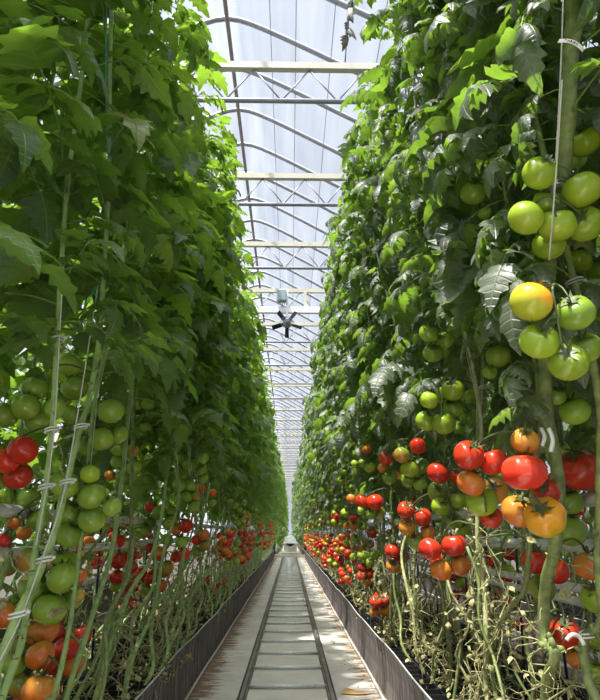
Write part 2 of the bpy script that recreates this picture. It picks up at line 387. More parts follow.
def truss(plant, origin, attach, T, rng, label=None, lo=False):
    """T: list of (pos, r, colour) world; plant: parent Empty at origin; returns the truss part"""
    mb = MB(); origin = np.array(origin)
    zs = sorted(T, key=lambda t: -t[0][2])
    c = np.mean([t[0] for t in T], axis=0); zt = zs[0][0][2] + zs[0][1] * .9; zb = zs[-1][0][2]
    back = c - CAM; back[2] = 0; back /= np.linalg.norm(back)
    if not lo and c[0] > 0 and len(T) > 2 and len(label or '') % 3: c = c - back * (np.mean([t[1] for t in T]) * 1.15)
    ctr = lambda z: np.array([c[0], c[1], z])
    at_ = np.array(attach, float)
    kn = ctr(zt + .02) * .6 + at_ * .4; kn[2] = max(zt, at_[2]) + .015
    path = spline([at_, kn, ctr(zt - .01), ctr((zt + zb) / 2), ctr(zb + .01)], 4 if lo else 14)
    mb.tube(path, np.linspace(.0042, .0025, len(path)), 4 if lo else 6)
    tr = None; objs = []
    for P, r, col in T:
        tgt = path[np.argmin(np.linalg.norm(path - (P + np.array([0, 0, r * .9])), axis=1))]
        ax = (tgt - P); ax /= np.linalg.norm(ax) + 1e-9; ax = ax + np.array([0, 0, .75]) + np.array([rng.uniform(-.25, .25), rng.uniform(-.25, .25), 0]);
        if not lo and P[0] > 0 and rng.random() < .45: ax = ax / np.linalg.norm(ax) + .9 * (CAM - P) / np.linalg.norm(CAM - P)
        ax /= np.linalg.norm(ax)
        tp = P + ax * r * .70
        kn2 = P + ax * (r * 1.05)
        pp = [tgt, (tgt + kn2) / 2 + np.array([0, 0, .008]), kn2, tp] if not lo else [tgt, tp]
        mb.tube(spline(pp, 6) if not lo else pp, .0021, 3 if lo else 5)
        if not lo or r > .03: calyx(mb, tp + ax * r * .03, ax, r, rng, lo)
        objs.append((P, r, col, ax))
    tr = link('truss', mb.mesh('truss', [M['truss']], origin=origin), plant)
    if label: tr['label'] = label
    for P, r, col, ax in objs:
        ms = TMESH[col + 'lo'] if lo else TMESH[col]
        w = rng.random(); me = ms[0] if lo else ms[0 if w < .45 else 1 if w < .7 else 2 if w < .87 else 3]
        o = link('tomato', me, tr, Vector(P - origin)); o.scale = (r, r, r)
        o.rotation_mode = 'QUATERNION'
        o.rotation_quaternion = Vector((0, 0, 1)).rotation_difference(Vector(ax)) @ Quaternion((0, 0, 1), rng.uniform(0, 6))
        if len({t[2] for t in T}) > 1: o['label'] = CN[col] + ' tomato'
    return tr

# hand observed clusters: side, description, [(px, py, diameter px, colour), ...] front fruit first
K = [
 ('L', 'four green tomatoes above a red cluster at the left edge', [(26,407,28,'g'),(35,388,27,'g'),(5,415,26,'g'),(38,421,26,'g'),(55,408,22,'g')], .30),
 ('L', 'three glossy red tomatoes at the left edge', [(23,450,29,'r'),(6,461,27,'r'),(18,476,28,'r'),(-8,480,26,'g')], .30),
 ('L', 'dark green tomatoes deep in shade under the upper leaves', [(75,388,27,'g'),(70,365,22,'g'),(62,398,20,'g')], .45),
 ('L', 'green cluster of seven hung right of the pale slanting stem', [(101,439,25,'g'),(111,411,26,'g'),(118,435,22,'g'),(71,415,21,'g'),(89,427,22,'g'),(98,408,20,'g'),(88,447,20,'g')], .2),
 ('L', 'small green tomatoes below the cluster of seven', [(134,467,17,'g'),(132,451,15,'t'),(118,449,15,'g'),(118,462,15,'g'),(123,477,16,'g'),(122,485,15,'g'),(110,475,11,'o')], .2),
 ('L', 'two small green tomatoes under the leaf edge', [(148,404,14,'g'),(136,404,14,'g'),(145,427,13,'g')], .2),
 ('L', 'big dense green cluster behind the slanting stem', [(92,496,28,'g'),(92,519,28,'g'),(65,484,30,'g'),(69,535,26,'g'),(69,513,26,'g'),(90,474,19,'y'),(112,507,20,'g')], .2),
 ('L', 'three green tomatoes beside the thin upright stem', [(29,498,22,'g'),(7,496,19,'g'),(38,520,24,'g')], .3),
 ('L', 'large ribbed green and olive tomatoes in a heavy cluster', [(63,578,31,'g'),(50,609,33,'g'),(34,588,33,'g'),(17,606,26,'g'),(29,561,26,'t'),(64,563,28,'y'),(72,598,24,'g'),(80,576,16,'o'),(78,595,14,'t')], .1),
 ('L', 'orange and olive tomatoes under the heavy green cluster', [(42,630,34,'o'),(40,655,28,'o'),(22,646,27,'t'),(3,614,26,'o'),(13,665,25,'g')], .1),
 ('L', 'tight cluster of small red tomatoes above the trough', [(67,648,25,'r'),(80,636,23,'r'),(72,664,24,'o'),(53,664,21,'r'),(58,633,20,'r')], .1),
 ('L', 'two big ripening tomatoes in the bottom left corner', [(40,691,36,'o'),(20,682,28,'t'),(26,697,24,'r')], .1),
 ('L', 'orange tomatoes in front of the upper white pipe', [(24,533,15,'o'),(14,523,13,'o'),(8,568,17,'t'),(3,540,15,'r'),(6,548,12,'o')], .5),
 ('L', 'dark red tomatoes in front of the middle white pipe', [(117,577,15,'r'),(118,561,17,'r'),(119,541,13,'r'),(115,586,12,'g'),(128,557,12,'r')], .2),
 ('L', 'green and red mixed fruit beside a curved pale stem', [(159,513,15,'g'),(170,523,15,'g'),(171,511,12,'y'),(151,507,13,'r'),(143,530,13,'g'),(150,523,13,'g'),(137,527,11,'g')], .2),
 ('L', 'olive fruit with an orange red one above', [(165,569,18,'t'),(158,553,15,'o'),(151,578,13,'r'),(141,574,13,'r'),(161,586,13,'o'),(145,589,13,'t'),(150,548,10,'r')], .1),
 ('L', 'one red tomato over green ones', [(186,526,14,'r'),(182,542,13,'g'),(176,530,11,'o'),(167,540,13,'g'),(184,554,13,'r'),(176,557,11,'r')], .1),
 ('L', 'green fruit high under the dark leaves', [(186,497,13,'g'),(178,497,13,'g'),(194,507,13,'g'),(195,496,11,'t'),(179,485,14,'g'),(190,486,12,'g')], .15),
 ('L', 'uppermost small green cluster of the middle distance', [(190,465,15,'g'),(181,458,12,'g'),(181,472,12,'g'),(203,458,12,'g'),(202,470,11,'g'),(204,479,10,'g')], .15),
 ('L', 'two orange red tomatoes among small green ones', [(201,489,11,'o'),(212,493,9,'o'),(195,508,11,'g'),(212,503,9,'g'),(204,500,9,'g')], .15),
 ('L', 'red and olive pair low beside a pale stem', [(204,535,12,'o'),(204,546,12,'t'),(196,540,10,'r'),(197,552,9,'g')], .1),
 ('L', 'small red tomatoes low over the trough edge', [(215,587,8,'r'),(222,582,8,'r'),(218,592,7,'o'),(207,580,7,'r')], .1),
 ('L', 'red and olive small fruit farther along', [(221,544,9,'r'),(215,550,9,'t'),(224,554,7,'r'),(230,555,8,'r'),(226,565,7,'g')], .1),
 ('L', 'pale green unripe tomatoes in the top leaves', [(121,20,17,'g'),(63,73,14,'g')], .3),
 ('R', 'large pale green tomatoes high at the right edge', [(557,225,37,'y'),(526,218,35,'y'),(585,224,36,'y'),(549,245,32,'y'),(540,173,35,'y'),(582,190,38,'y'),(546,202,26,'g')], .1),
 ('R', 'two green tomatoes under the paper tag', [(585,142,32,'y'),(571,158,30,'g')], .2),
 ('R', 'a golden orange tomato over large green ones', [(531,302,42,'a'),(539,341,38,'y'),(568,362,39,'y'),(575,313,38,'g'),(585,348,32,'g')], .1),
 ('R', 'a green tomato at the right edge above the golden one', [(579,261,26,'y'),(598,268,24,'g')], .2),
 ('R', 'a single green tomato below the golden cluster', [(575,411,30,'g'),(556,396,20,'g')], .2),
 ('R', 'half hidden green tomatoes behind drooping leaves', [(473,193,26,'g'),(485,213,15,'g')], .35),
 ('R', 'one green tomato beside a drooping dark leaf', [(498,356,25,'g'),(490,372,15,'g')], .3),
 ('R', 'three dull green tomatoes in shade', [(433,353,20,'g'),(429,333,20,'g'),(446,340,17,'g')], .3),
 ('R', 'bright green cluster hanging above the red ones', [(444,423,24,'y'),(426,421,21,'y'),(453,390,23,'y'),(429,400,19,'y'),(453,409,20,'g'),(443,395,17,'y')], .15),
 ('R', 'two green tomatoes tucked behind a stem', [(468,416,18,'g'),(470,396,18,'g'),(459,428,14,'g')], .3),
 ('R', 'a large red tomato and brown orange one by white clip', [(469,455,31,'r'),(494,462,28,'r'),(471,483,28,'o'),(482,501,31,'y'),(495,491,26,'o'),(491,517,22,'r')], .1),
 ('R', 'a red tomato over two light green ones', [(438,473,22,'r'),(441,506,19,'y'),(458,499,20,'y'),(438,492,21,'t'),(458,476,17,'r'),(454,521,17,'g'),(463,527,16,'g')], .15),
 ('R', 'red and orange tomatoes ringed round a bare stalk', [(430,549,23,'r'),(454,545,24,'r'),(441,570,22,'o'),(461,565,21,'o'),(437,560,15,'r')], .15),
 ('R', 'two red tomatoes facing with dark calyxes', [(406,510,18,'r'),(422,517,19,'r'),(407,527,17,'o'),(415,540,18,'t'),(428,532,15,'o')], .15),
 ('R', 'small red and yellow tomatoes below the facing pair', [(403,556,12,'r'),(403,569,11,'a')], .15),
 ('R', 'a small red tomato over light green ones', [(418,446,17,'r'),(402,455,17,'t'),(410,469,19,'y'),(409,479,17,'g'),(422,466,16,'g'),(420,484,14,'g')], .15),
 ('R', 'the largest red tomatoes with a golden green one below', [(545,517,41,'a'),(524,472,43,'r'),(519,511,34,'o'),(525,441,28,'o'),(545,492,28,'r')], .1),
 ('R', 'one very large red tomato and green ones at right', [(580,470,42,'r'),(570,502,26,'g'),(569,530,34,'g'),(560,450,20,'t'),(558,481,20,'r')], .1),
 ('R', 'red pair over an olive tomato by the lower pipes', [(535,561,27,'r'),(557,571,25,'r'),(542,588,26,'t')], .2),
 ('R', 'an orange tomato above a green one at right edge', [(590,566,32,'o'),(596,598,29,'y')], .2),
 ('R', 'a single bright red tomato beside a thick fork', [(565,633,31,'r'),(577,658,21,'o')], .2),
 ('R', 'a green tomato in the bottom right corner', [(597,673,24,'y'),(593,642,14,'y')], .2),
 ('R', 'a pair of red tomatoes over dull green ones', [(375,502,17,'r'),(362,501,15,'r'),(370,513,13,'g'),(380,513,12,'t'),(351,499,10,'o'),(360,511,9,'g')], .15),
 ('R', 'a small orange tomato above light green ones', [(366,449,12,'o'),(370,467,12,'y'),(364,462,11,'g'),(355,464,9,'y')], .15),
 ('R', 'yellow fruit and dark red fruit half in leaf shade', [(390,477,15,'y'),(399,475,11,'a'),(386,458,14,'r'),(383,468,11,'o')], .15),
 ('R', 'three tiny green tomatoes by the dark leaf wall', [(349,487,9,'y'),(342,480,9,'y'),(343,472,8,'g')], .1),
 ('R', 'small mixed red orange and green fruit', [(353,518,9,'r'),(345,513,9,'y'),(354,526,9,'o'),(363,526,9,'y'),(347,526,7,'o')], .1),
 ('R', 'a red tomato above light green fruit', [(373,532,12,'r'),(384,539,10,'t'),(370,544,9,'o'),(363,550,8,'o'),(355,539,9,'y')], .1),
 ('R', 'a bright light green cluster', [(370,563,10,'y'),(365,556,10,'y'),(375,555,10,'y'),(361,556,8,'y'),(379,552,7,'y')], .1),
 ('R', 'a red ring of four with orange below', [(362,568,10,'r'),(370,573,10,'r'),(367,581,11,'o'),(361,576,9,'r')], .1),
 ('R', 'a red tomato stacked over an orange one', [(393,551,16,'r'),(393,566,14,'o'),(399,559,10,'r')], .1),
 ('R', 'a low red cluster just above the trough edge', [(376,602,13,'r'),(385,600,11,'r'),(375,612,10,'o'),(385,610,11,'o'),(379,595,9,'r')], .1),
 ('R', 'two small red tomatoes low beside pale stems', [(340,560,9,'r'),(348,557,7,'r'),(342,567,7,'o')], .1),
]
placed = []     # (pos, r, px, py, rpx, zc)
CL = []
for side, desc, lst, xtra in K:
    md = sorted([l[2] for l in lst])[len(lst) // 2 if len(lst) > 2 else -1]
    zc0 = FPX * .083 / max(md, 1)
    if max(l[2] for l in lst) > 30: zc0 = FPX * .083 / (md * 1.0 + (0 if md > 34 else 0))
    zc0 += (xtra - .1) * .6
    # keep the cluster's lateral place inside the row
    cx = np.mean([l[0] for l in lst]); lat = lambda z: abs(at(cx, 500, z)[0])
    lim_lo, lim_hi = (.47, .98)
    while lat(zc0) < lim_lo: zc0 *= 1.02
    while lat(zc0) > lim_hi: zc0 *= .98
    T = []
    for (px, py, d, col) in lst:
        z = zc0 + R.uniform(-.004, .004)
        for _ in range(80):
            P = at(px, py, z); r = d / 2 / FPX * z
            if any(np.linalg.norm(P - q[0]) < (r + q[1]) * .90 for q in placed if abs(q[0][1] - P[1]) < .3): z += .006
            else: break
        placed.append((P, r, px, py, d / 2, z)); T.append((P, r, col))
    CL.append(dict(side=side, desc=desc, T=T, c=np.mean([t[0] for t in T], axis=0)))
TPX = np.array([[p[2], p[3], p[4], p[5]] for p in placed] + [[573, 42, 16, 1.3], [573, 20, 9, 1.3]])   # fruit and the tag the leaves grow around

# hand observed stems: (side, X plane, [(px,py)...], radius, material)
HS = [
 ('L', -.60, [(110, 60), (109, 180), (103, 285), (99, 340), (90, 395), (78, 435), (67, 482), (52, 540), (32, 588), (8, 640)], .0108, 'stem_green'),
 ('L', -.64, [(80, 90), (68, 180), (62, 255), (57, 340), (52, 430), (44, 500), (34, 560), (22, 640), (5, 690)], .0095, 'stem_green'),
 ('L', -.72, [(190, 330), (178, 420), (168, 468), (161, 520), (150, 560), (130, 592), (112, 640), (96, 696)], .011, 'stem_green'),
 ('L', -.84, [(136, 380), (132, 470), (131, 530), (129, 560), (122, 590), (112, 620)], .012, 'stem_olive'),
 ('L', -.72, [(222, 420), (212, 470), (205, 510), (196, 545), (180, 575), (160, 600), (146, 628), (132, 660)], .011, 'stem_green'),
 ('L', -.72, [(238, 450), (232, 490), (226, 530), (214, 560), (200, 585), (178, 612)], .010, 'stem_green'),
 ('R', .70, [(572, 0), (570, 60), (568, 120), (560, 200), (550, 260), (544, 350), (548, 420), (558, 480), (555, 545), (545, 590), (545, 640), (556, 655), (545, 700)], .0170, 'stem_olive'),
 ('R', .80, [(498, 120), (488, 250), (483, 370), (479, 440), (476, 500), (476, 560), (482, 600), (488, 650), (480, 700)], .0125, 'stem_olive'),
 ('R', .70, [(540, 400), (533, 470), (530, 540), (524, 590), (515, 602), (498, 628), (490, 660), (496, 700)], .010, 'stem_olive'),
 ('R', .78, [(448, 300), (446, 400), (445, 450), (443, 520), (441, 580), (446, 620), (450, 655)], .011, 'stem_olive'),
 ('R', .74, [(596, 380), (600, 470), (598, 560), (602, 620), (584, 640), (588, 680), (600, 720)], .013, 'stem_olive'),
 ('R', .78, [(415, 340), (412, 430), (410, 500), (406, 560), (412, 600), (420, 640)], .010, 'stem_olive'),
 ('R', .76, [(383, 390), (381, 460), (380, 520), (383, 570), (388, 620)], .009, 'stem_dry'),
]
LEFTX, RIGHTX = -.68, .67
def hand_path(h):
    P = [atX(px, py, h[1]) for px, py in h[2]]
    P = [p for p in P]
    t = P[0].copy(); z = t[2]; top = []
    n = 5
    X0 = LEFTX if h[0] == 'L' else RIGHTX
    for i in range(n, 0, -1):
        f = i / n; top.append(np.array([t[0] + (X0 - t[0]) * min(1, f * 2), t[1] + .05 * f, z + (4.15 - z) * f]))
    while P[-1][2] < .24 and len(P) > 3: P.pop()
    e = P[-1].copy(); b = e.copy(); b[2] = .22; b[1] += -.12 if h[0] == 'L' else .04; b[0] = math.copysign(max(abs(b[0]), .68), b[0]); P.append(b)
    return spline(top + P, 70)
def along(path, z):
    i = int(np.argmin(np.abs(path[:, 2] - z))); return path[i].copy()

def stem_path(rng, x, y, side, top=4.15):
    """x, y: where the twine hangs; right row drops nearly straight, left row leans back toward the camera"""
    s = -1 if side == 'L' else 1
    pts = []
    ox = x + s * .05
    for z in (top, 3.4, 2.7, 2.0, 1.45):
        ax_ = ox - s * (.15 if side == 'R' else .05) * min(1, max(0, (z - 1.45) / 1.2))
        pts.append(np.array([ax_ - s * .02 * rng.random() + rng.uniform(-.02, .02), y + rng.uniform(-.03, .03), z]))
    if side == 'L':
        lean = rng.uniform(.45, .95); zz = [1.15, .9, .68, .48, .34, .22]
        for k, z in enumerate(zz):
            f = (k + 1) / len(zz); pts.append(np.array([x + rng.uniform(-.04, .05) - .03 * f, y - lean * f ** 1.35 + rng.uniform(-.02, .02), z + rng.uniform(-.02, .02)]))
    else:
        lean = rng.uniform(-.25, .25)
        zz = [1.15, .95, .78, .62, .48, .36, .22]
        for k, z in enumerate(zz):
            f = (k + 1) / len(zz); pts.append(np.array([x + rng.uniform(-.035, .035) + .03 * f, y + lean * f + rng.uniform(-.045, .045), z]))
    return spline(pts, 44)

def stem_mesh(path, r, m, rng, origin, nside=8):
    mb = MB(); n = len(path); rad = (np.linspace(r * 1.4, r * .85, n) if r > .015 else np.linspace(r * .55, r, n)) * (1 + .08 * np.sin(np.arange(n) * 2.1))
    mb.tube(path, rad, nside)
    if nside > 5:
        for k in range(16):          # leaf scars / nodes and cut stubs
            i = rng.randrange(int(n * .45), n - 1); d = np.array([rng.uniform(-1, 1), rng.uniform(-1, 1), rng.uniform(-.1, .6)]); d /= np.linalg.norm(d)
            mb.tube([path[i], path[i] + d * r * 1.15, path[i] + d * r * rng.uniform(1.3, 2.2)], [r * .75, r * .55, r * .4], 5)
    return mb.mesh('stem', [m], origin=origin)
def dry_growth(rng, path, side, origin, n, thick=1.0, uniq=False):
    mb = MB(); low = path[path[:, 2] < 1.15]
    for k in range(n):
        p = low[rng.randrange(len(low))].copy(); p[2] = max(p[2], .26)
        P = [p]; d = np.array([rng.uniform(-1, 1), rng.uniform(-1, 1), rng.uniform(-1.1, .7)])
        m = rng.randint(4, 8); L = rng.uniform(.018, .05)
        for j in range(m):
            d = d / np.linalg.norm(d) + np.array([rng.uniform(-1.1, 1.1), rng.uniform(-1.1, 1.1), rng.uniform(-1.1, .8)])
            q = P[-1] + d / np.linalg.norm(d) * L; q[2] = max(q[2], .235); q[0] = math.copysign(min(max(abs(q[0]), .625), 1.3), q[0]) if abs(p[0]) < 1.4 and origin[0] != 0 else q[0]
            P.append(q)
        if uniq and not clear_of_fruit(P) and rng.random() < .94: continue
        mb.tube(P, np.linspace(.0024, .0010, len(P)) * thick, 3)
        if rng.random() < .75:
            leaflet(mb, rng, P[-1], d, np.array([rng.uniform(-1, 1), rng.uniform(-1, 1), .3]), rng.uniform(.02, .05), 2.0, 1.0, FAR)
    return mb.mesh('dried_growth', [M['dry']], origin=origin) if len(mb.v) > 28 else None
def lower_shoots(rng, x, y, side, origin, n, m):
    mb = MB(); s = -1 if side == 'L' else 1
    for k in range(n):
        ax = x + rng.uniform(-.03, .22) * s; y0 = y + rng.uniform(-.3, .3)
        z1 = rng.uniform(.75, 1.2) if side == 'R' else rng.uniform(.55, 1.05)
        ln = rng.uniform(.35, .95) if side == 'L' else rng.uniform(-.3, .3)
        pts = [np.array([ax + rng.uniform(-.05, .05), y0 - ln * f + rng.uniform(-.05, .05), .23 + (z1 - .23) * (1 - f) ** (1.0 if side == 'R' else 1.3)]) for f in np.linspace(0, 1, 7)]
        for p in pts: p[0] = s * max(abs(p[0]), .64)
        P = spline(pts, 16)
        if not clear_of_fruit(P) and k > 0 and origin[1] < 5: continue
        mb.tube(P, rng.uniform(.005, .009), 5)
    return mb.mesh('bare_stem', [m], origin=origin)
def clip_mesh(p, r, origin):
    mb = MB(); a = np.linspace(0, 2 * PI, 13)
    for dz in (-.004, .004): mb.tube([p + np.array([math.cos(t) * r, math.sin(t) * r, dz + .25 * r * math.cos(t)]) for t in a], .0026, 5)
    mb.tube([p + np.array([r, 0, .004]), p + np.array([r * 1.45, -.004, .006])], .004, 5)
    return mb.mesh('stem_clip', [M['clip']], origin=origin)

def clear_of_fruit(P):
    q = proj(np.asarray(P, float)); d2 = np.hypot(TPX[:, 0][:, None] - q[None, :, 0], TPX[:, 1][:, None] - q[None, :, 1])
    return not ((d2 < TPX[:, 2][:, None] * 1.0) & (TPX[:, 3][:, None] > q[None, :, 2])).any()
def near_keep(side, wallx):
    sgn = -1 if side == 'L' else 1
    def keep(P):
        x = P[:, 0] * sgn
        lim = np.where(P[:, 2] > 2.4, wallx - .05, wallx)
        if (x < lim).any(): return False
        dd = np.linalg.norm(P - CAM, axis=1)
        if dd.min() < .80: return False
        q = proj(P); 
        c = q.mean(0)
        m = (np.hypot(TPX[:, 0] - c[0], TPX[:, 1] - c[1]) < TPX[:, 2] * 1.02 + 5) & (TPX[:, 3] > c[2] - .03)
        if m.any(): return False
        d2 = np.hypot(TPX[:, 0][:, None] - q[None, ::3, 0], TPX[:, 1][:, None] - q[None, ::3, 1])
        inside = (d2 < TPX[:, 2][:, None] * .85) & (TPX[:, 3][:, None] > q[None, ::3, 2])
        if inside.any(): return False
        return True
    return keep

ROWN = {'L': 'left', 'R': 'right'}
HPATH = [(h, hand_path(h)) for h in HS]
plants = []
def make_plant(seed, side, x, y, label, group, hand=None, clusters=(), auto=0, detail=True, zlo=1.3, line='inner', tomato_lo=False, unique=True, extras=True):
    rng = random.Random(seed); sx = -1 if side == 'L' else 1
    if hand is not None:
        h, path = hand; sr = h[3]; sm = M[h[4]]
    else:
        path = stem_path(rng, x, y, side); sr = rng.uniform(.0085, .0115); sm = M['stem_green' if side == 'L' else rng.choice(['stem_olive', 'stem_olive', 'stem_dry'])]
    origin = path[-1].copy()
    o = bpy.data.objects.new('tomato_plant', None); C.objects.link(o); o.location = Vector(origin); o.empty_display_size = .1
    tag(o, label, 'tomato plant', group)
    link('stem', stem_mesh(path, sr, sm, rng, origin, 8 if detail else 5), o)
    keep = near_keep(side, .37 if side == 'L' else .33) if unique else None
    fm = foliage(seed * 7 + 1, lambda z: along(path, z), zlo, 4.1, ((.058 if side == 'L' else .048) if detail else .085), NEAR if detail else FAR, sx, side == 'R', keep, L0=.40 if detail else .44, big=1.36 if detail else 1.25)
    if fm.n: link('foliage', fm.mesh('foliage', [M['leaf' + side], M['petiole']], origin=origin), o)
    if extras:
        link('bare_stem', lower_shoots(rng, x, y, side, origin, 2, M['stem_green'] if side == 'L' and seed % 3 else M[('stem_dry', 'stem_olive')[seed % 2]]), o)
        dg = dry_growth(rng, path, side, origin, 64 if detail else 24, 1.0 if detail else 1.5, unique)
        if dg: link('dried_growth', dg, o)
        tw = MB() if hand is None else None; tp = path[path[:, 2] > 1.0] + np.array([-sx * .012, -.012, 0]); tp[1:-1] += 0
        if tw: tw.tube(tp[::4], .0016, 3); tw and link('twine', tw.mesh('twine', [M['twine']], origin=origin), o)
    for cl in clusters:
        z = max(t[0][2] for t in cl['T']) + .06
        a = along(path, z)
        if np.linalg.norm((a - cl['c'])[:2]) > .30:      # a side shoot carries the truss when the stem is farther off
            a = cl['c'] + (a - cl['c']) * .30 / np.linalg.norm((a - cl['c'])[:2]); a[2] = z
            q = along(path, z + .02); sh = MB(); sh.tube(spline([q, (q + a) / 2 + np.array([0, 0, .05]), a], 8), .0045, 5)
            link('side_shoot', sh.mesh('side_shoot', [sm], origin=origin), o)
        truss(o, origin, a, cl['T'], rng, 'truss with ' + cl['desc'], lo=False)
    for k in range(auto):
        if side == 'L': z = rng.choice([.62, .8, .95, 1.1, 1.3]) + rng.uniform(-.08, .08)
        else: z = rng.choice([.6, .8, 1.0, 1.2, 1.4, 1.6]) + rng.uniform(-.1, .1)
        p = along(path, z); n = rng.randint(4, 6)
        cc = np.array([p[0] - sx * rng.uniform(.06, .13) * (1 if line == 'inner' else rng.choice([-1, 1])), p[1] + rng.uniform(-.05, .05), z])
        kind = z + rng.uniform(-.16, .16)
        T = []
        for i in range(n):
            ph = i * 2.4 + rng.uniform(-.3, .3); rr = rng.uniform(.031, .042)
            P = cc + np.array([math.cos(ph) * .046, math.sin(ph) * .046, -.036 * (i - n / 2)])
            if side == 'L': col = 'g' if kind > 1.12 else rng.choice('ggrgot') if kind > .9 else rng.choice('rrrog')
            else: col = rng.choice('yyg') if kind > 1.45 else rng.choice('rryoyt') if kind > 1.15 else rng.choice('rrroryo')
            if any(np.linalg.norm(P - t[0]) < (rr + t[1]) * .85 for t in T): P = P + np.array([0, 0, -.03])
            T.append((P, rr, col))
        truss(o, origin, p + np.array([0, 0, .06]), T, rng, None, lo=tomato_lo)
    return o, path

# ---- inner line, near plants: unique, each carrying the observed clusters
lab = {
 'L': {'band': 'leafy tomato plant hanging between fruiting ones in the near left row'},
 'R': {'band': 'leafy tomato plant hanging between fruiting ones in the near right row'}}
for side, X0 in (('L', LEFTX), ('R', RIGHTX)):
    ys = [0.95 + .37 * i for i in range(13 if side == 'L' else 14)]
    slots = [dict(y=y, hand=None, cl=[], ref=y) for y in ys]
    for h, p in HPATH:                                # a hand observed stem takes the slot nearest to where its top hangs
        if h[0] != side: continue
        free = [s for s in slots if s['hand'] is None]; ty = along(p, 1.3)[1]
        s = min(free, key=lambda s: abs(s['y'] - ty)); s['hand'] = (h, p); s['ref'] = ty
    for cl in CL:
        if cl['side'] != side: continue
        def dist(s):
            q = along(s['hand'][1], cl['c'][2]) if s['hand'] else np.array([X0, s['y'] - (.25 if side == 'L' and cl['c'][2] < .9 else 0), 0])
            return abs(q[1] - cl['c'][1]) + .4 * abs(abs(q[0]) - abs(cl['c'][0]))
        min(slots, key=dist)['cl'].append(cl)
    for i, s in enumerate(slots):
        row = ROWN[side]
        if s['cl']:
            big = max(s['cl'], key=lambda c: sum(t[1] / np.linalg.norm(t[0] - CAM) for t in c['T']))
            label = row + '-row tomato plant bearing ' + big['desc']; w = label.split()
            label = ' '.join(w[:16]); group = None
        elif s['hand']:
            label = 'tomato plant of the %s row with a bare stem %d' % (row, i); label = ('tomato plant of the %s row, bare pale stem and no fruit on it' % row); group = 'fruitless plants of the %s row' % row
        else: label = lab[side]['band']; group = 'near leafy plants of the %s row' % row
        o, path = make_plant(100 + i + (50 if side == 'R' else 0), side, X0, s['y'], label, group, s['hand'], s['cl'], auto=0, zlo=1.22 if side == 'L' else 1.32)
        plants.append((o, path, side))

# ---- outer line behind the near ones: unique but coarser
for side, X0 in (('L', -1.12), ('R', 1.14)):
    for i in range(11):
        y = .9 + .5 * i
        make_plant(300 + i + (40 if side == 'R' else 0), side, X0, y, 'tomato plant of the back line, seen through the near %s row' % ROWN[side], 'back line plants of the near %s row' % ROWN[side], None, (), auto=2, detail=False, zlo=1.15, line='outer', tomato_lo=True, unique=True)

# ---- prototypes, copied down the rows
def copy_tree(o, loc, label, group, rz=0.0, skip=()):
    r = o.copy(); C.objects.link(r); r.location = loc; r.rotation_euler = (0, 0, rz); r['label'] = label; r['group'] = group
    for ch in o.children:
        if ch.name.split('.')[0] in skip: continue
        c = ch.copy(); C.objects.link(c); c.parent = r
        for g in ch.children:
            d = g.copy(); C.objects.link(d); d.parent = c
    return r
protos = {}
for side, X0 in (('L', LEFTX), ('R', RIGHTX)):
    protos[side] = []
    for k in range(6):
        y = (.95 + .37 * 13 if side == 'L' else .95 + .37 * 14) + .37 * k
        o, path = make_plant(500 + k + (60 if side == 'R' else 0), side, X0, y, 'tomato plant in the middle stretch of the %s row, small fruit below the leaves' % ROWN[side],
                             'middle stretch of the %s row' % ROWN[side], None, (), auto=3 if side == 'R' else 2, detail=False, tomato_lo=True, unique=False, zlo=1.25)
        protos[side].append((o, y))
nprotos = {}
for side, X0 in (('L', -2.5), ('R', 2.5)):
    nprotos[side] = []
    for k in range(4):
        o, path = make_plant(700 + k + (60 if side == 'R' else 0), side, X0, .6 + .45 * k, 'tomato plant of the neighbouring row beyond the %s row' % ROWN[side],
                             'neighbouring row beyond the %s row' % ROWN[side], None, (), auto=3, detail=False, tomato_lo=True, unique=False, zlo=.55, extras=False)
        nprotos[side].append((o, .6 + .45 * k))
bpy.context.view_layer.update()
for side in 'LR':
    y = protos[side][-1][1] + .37; k = 0; row = ROWN[side]; sx = -1 if side == 'L' else 1
    while y < 24.0:
        o, y0 = protos[side][R.randrange(6)]
        l = o.location.copy(); l.y += y - y0 + R.uniform(-.04, .04); l.x += sx * R.uniform(0, .05)
        if y < 14: copy_tree(o, l, 'tomato plant in the middle stretch of the %s row, small fruit below the leaves' % row, 'middle stretch of the %s row' % row)
        else: copy_tree(o, l, 'tomato plant at the far end of the %s row before the trolley' % row, 'far end of the %s row' % row)
        y += .37 if y < 14 else .42; k += 1
    # outer line further back
    y = 6.4
    while y < 15:
        o, y0 = protos[side][R.randrange(6)]; l = o.location.copy(); l.y += y - y0; l.x += sx * .44
        copy_tree(o, l, 'tomato plant in the back line of the %s row, farther along' % row, 'farther back line of the %s row' % row, skip=('truss', 'twine')); y += .55
    # the neighbouring double row across the next path
    y = .6 + .45 * 4
    while y < 10.5:
        o, y0 = nprotos[side][R.randrange(4)]; l = o.location.copy(); l.y += y - y0
        copy_tree(o, l, 'tomato plant of the neighbouring row beyond the %s row' % row, 'neighbouring row beyond the %s row' % row, skip=('twine',)); y += .5
    # beyond the cross path
    y = 25.4
    while y < 88:
        o, y0 = nprotos[side][R.randrange(4)]; l = o.location.copy(); l.y += y - y0; l.x -= sx * (1.95 if y < 40 else 1.99)
        copy_tree(o, l, 'tomato plant of the %s row beyond the white trolley' % row, '%s row beyond the trolley' % row, skip=('truss', 'twine', 'dried_growth', 'bare_stem')); y += .55 if y < 33 else 1.3 if y < 45 else 2.8

